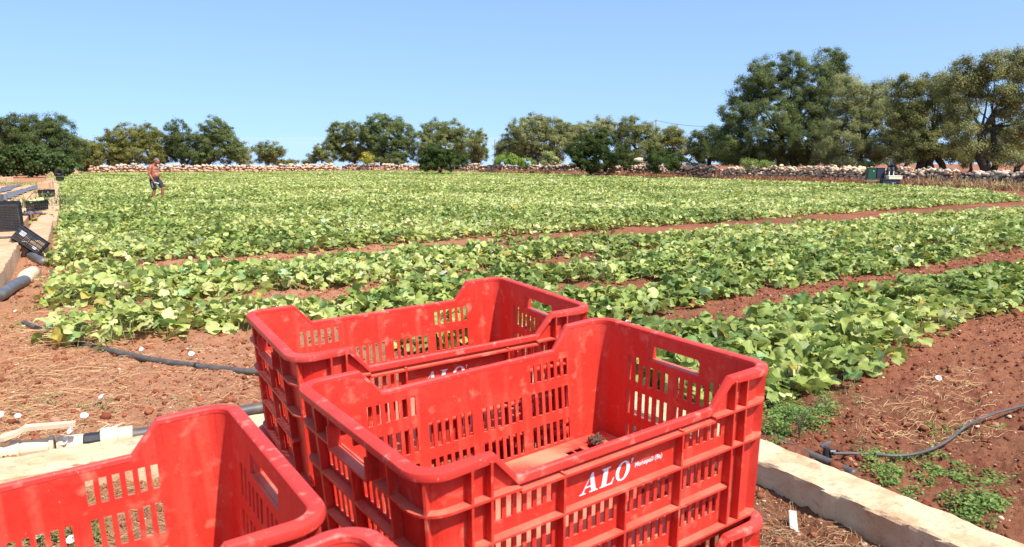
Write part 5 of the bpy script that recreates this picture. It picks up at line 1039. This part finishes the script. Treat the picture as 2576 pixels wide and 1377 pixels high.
def ellips(c, d, n=14, rot=None):
    V, F = ico(2); me = bpy.data.meshes.new('e'); Rm = rot or Matrix.Identity(3); me.from_pydata([tuple(Vector(c)+Rm @ Vector((v[0]*d[0], v[1]*d[1], v[2]*d[2]))) for v in V], [], [tuple(map(int, f)) for f in F]); return me
I4 = Matrix.Identity(4)
J = [((0, 0, .95), (.125, .165)), ((.02, 0, 1.08), (.14, .165)), ((.01, 0, 1.22), (.13, .165)), ((-.02, 0, 1.36), (.115, .17)), ((-.02, 0, 1.45), (.07, .1)), ((.06, 0, 1.50), .065), ((.1, 0, 1.56), .062),
     ((-.02, -.16, 1.43), .07), ((-.03, -.215, 1.36), .065), ((-.05, -.25, 1.12), .048), ((.04, -.25, .95), .038), ((.08, -.24, .87), .028),
     ((-.02, .16, 1.43), .07), ((-.03, .215, 1.36), .065), ((-.04, .25, 1.12), .048), ((.06, .24, .95), .036), ((.1, .23, .87), .028),
     ((-.02, -.1, .88), .1), ((.0, -.11, .72), .085), ((.02, -.11, .5), .058), ((-.03, -.11, .33), .055), ((-.06, -.11, .1), .036), ((.02, -.11, .045), .04), ((.12, -.11, .03), .03),
     ((.02, .1, .88), .1), ((.12, .11, .75), .085), ((.23, .11, .56), .058), ((.2, .11, .38), .056), ((.15, .11, .14), .036), ((.22, .11, .07), .04), ((.31, .11, .05), .03)]
Ed = [(0,1),(1,2),(2,3),(3,4),(4,5),(5,6),(3,7),(7,8),(8,9),(9,10),(10,11),(3,12),(12,13),(13,14),(14,15),(15,16),(0,17),(17,18),(18,19),(19,20),(20,21),(21,22),(22,23),(0,24),(24,25),(25,26),(26,27),(27,28),(28,29),(29,30)]
Rh = Matrix.Rotation(.5, 3, 'Y'); hc = Vector((.14, 0, 1.62)); bp = [(skin_mesh(J, Ed), I4), (ellips(hc, (.1, .078, .115), rot=Rh), I4), (ellips(hc+Rh @ Vector((.05, 0, -.05)), (.055, .05, .06), rot=Rh), I4), (ellips(hc+Rh @ Vector((.1, 0, -.015)), (.02, .014, .026), rot=Rh), I4),
      (ellips(hc+Vector((0, .08, -.01)), (.02, .01, .032)), I4), (ellips(hc+Vector((0, -.08, -.01)), (.02, .01, .032)), I4), (ellips((.075, 0, 1.08), (.12, .15, .14)), I4), (ellips((.045, 0, 1.33), (.09, .15, .08)), I4)]
for sgn, hx_, hy_, hz_ in ((-1, .09, -.24, .845), (1, .11, .23, .845)):
    bp.append((ellips((hx_, hy_, hz_), (.035, .018, .045)), I4))
    for k in range(4):
        l = [.075, .085, .08, .06][k]; a0 = (hx_+.024-.016*k, hy_, hz_-.03); bp.append((skin_mesh([(a0, .009), ((a0[0]+.01, hy_, a0[2]-l*.5), .0085), ((a0[0]+.026, hy_+.004*sgn, a0[2]-l*.9), .007)], [(0, 1), (1, 2)], 1), I4))
    bp.append((skin_mesh([((hx_+.02, hy_, hz_+.02), .011), ((hx_+.05, hy_, hz_-.01), .01), ((hx_+.06, hy_, hz_-.035), .008)], [(0, 1), (1, 2)], 1), I4))
body = unite(bp, .009)
g = G(394, 508.5); man = empty('person', (g[0], g[1], float(gz(g[1])))); man.rotation_euler = (0, 0, -.12)
def link_me(name, me, m, parent):
    me.materials.clear(); me.materials.append(m); o = bpy.data.objects.new(name, me); COL.objects.link(o); o.parent = parent
    for p in me.polygons: p.use_smooth = True
    return o
link_me('body', body, M['skin'], man)
SJ = [((0, 0, .96), (.15, .185)), ((.0, 0, .9), (.145, .18)), ((-.02, -.1, .86), .125), ((.0, -.115, .72), .108), ((.02, -.115, .58), .098), ((.02, .1, .86), .125), ((.11, .115, .76), .108), ((.19, .115, .64), .095)]
link_me('shorts', unite([(skin_mesh(SJ, [(0, 1), (1, 2), (2, 3), (3, 4), (1, 5), (5, 6), (6, 7)]), I4)], .012), M['shorts'], man)
st = MB(); st.box((.015, -.222, .72), (.035, .012, .26), Matrix.Rotation(-.08, 3, 'Y')); st.build('side_stripe', M['stripe'], man)
link_me('hair', unite([(ellips(hc+Rh @ Vector((-.025, 0, .032)), (.1, .088, .1), rot=Rh), I4)], .01), M['hair'], man)
for s_ in (-1, 1): link_me('eye', ellips(hc+Rh @ Vector((.088, .03*s_, .015)), (.01, .012, .008)), M['black'], man)
man.scale = (1.1, 1.06, 1.02)
tag(man, 'shirtless tanned man with grey hair and dark shorts walking right through the vines, head bowed', 'person')
o = MB().box((0, 0, 0), (.2, .012, .04)).box((-.13, 0, .004), (.09, .02, .03)).build('knife', M['white']); o.location = (g[0]+.19, g[1]-.27, float(gz(g[1]))+.8); o.rotation_euler = (0, .28, -.1); tag(o, 'pale knife held in the lowered right hand of the walking man', 'knife')
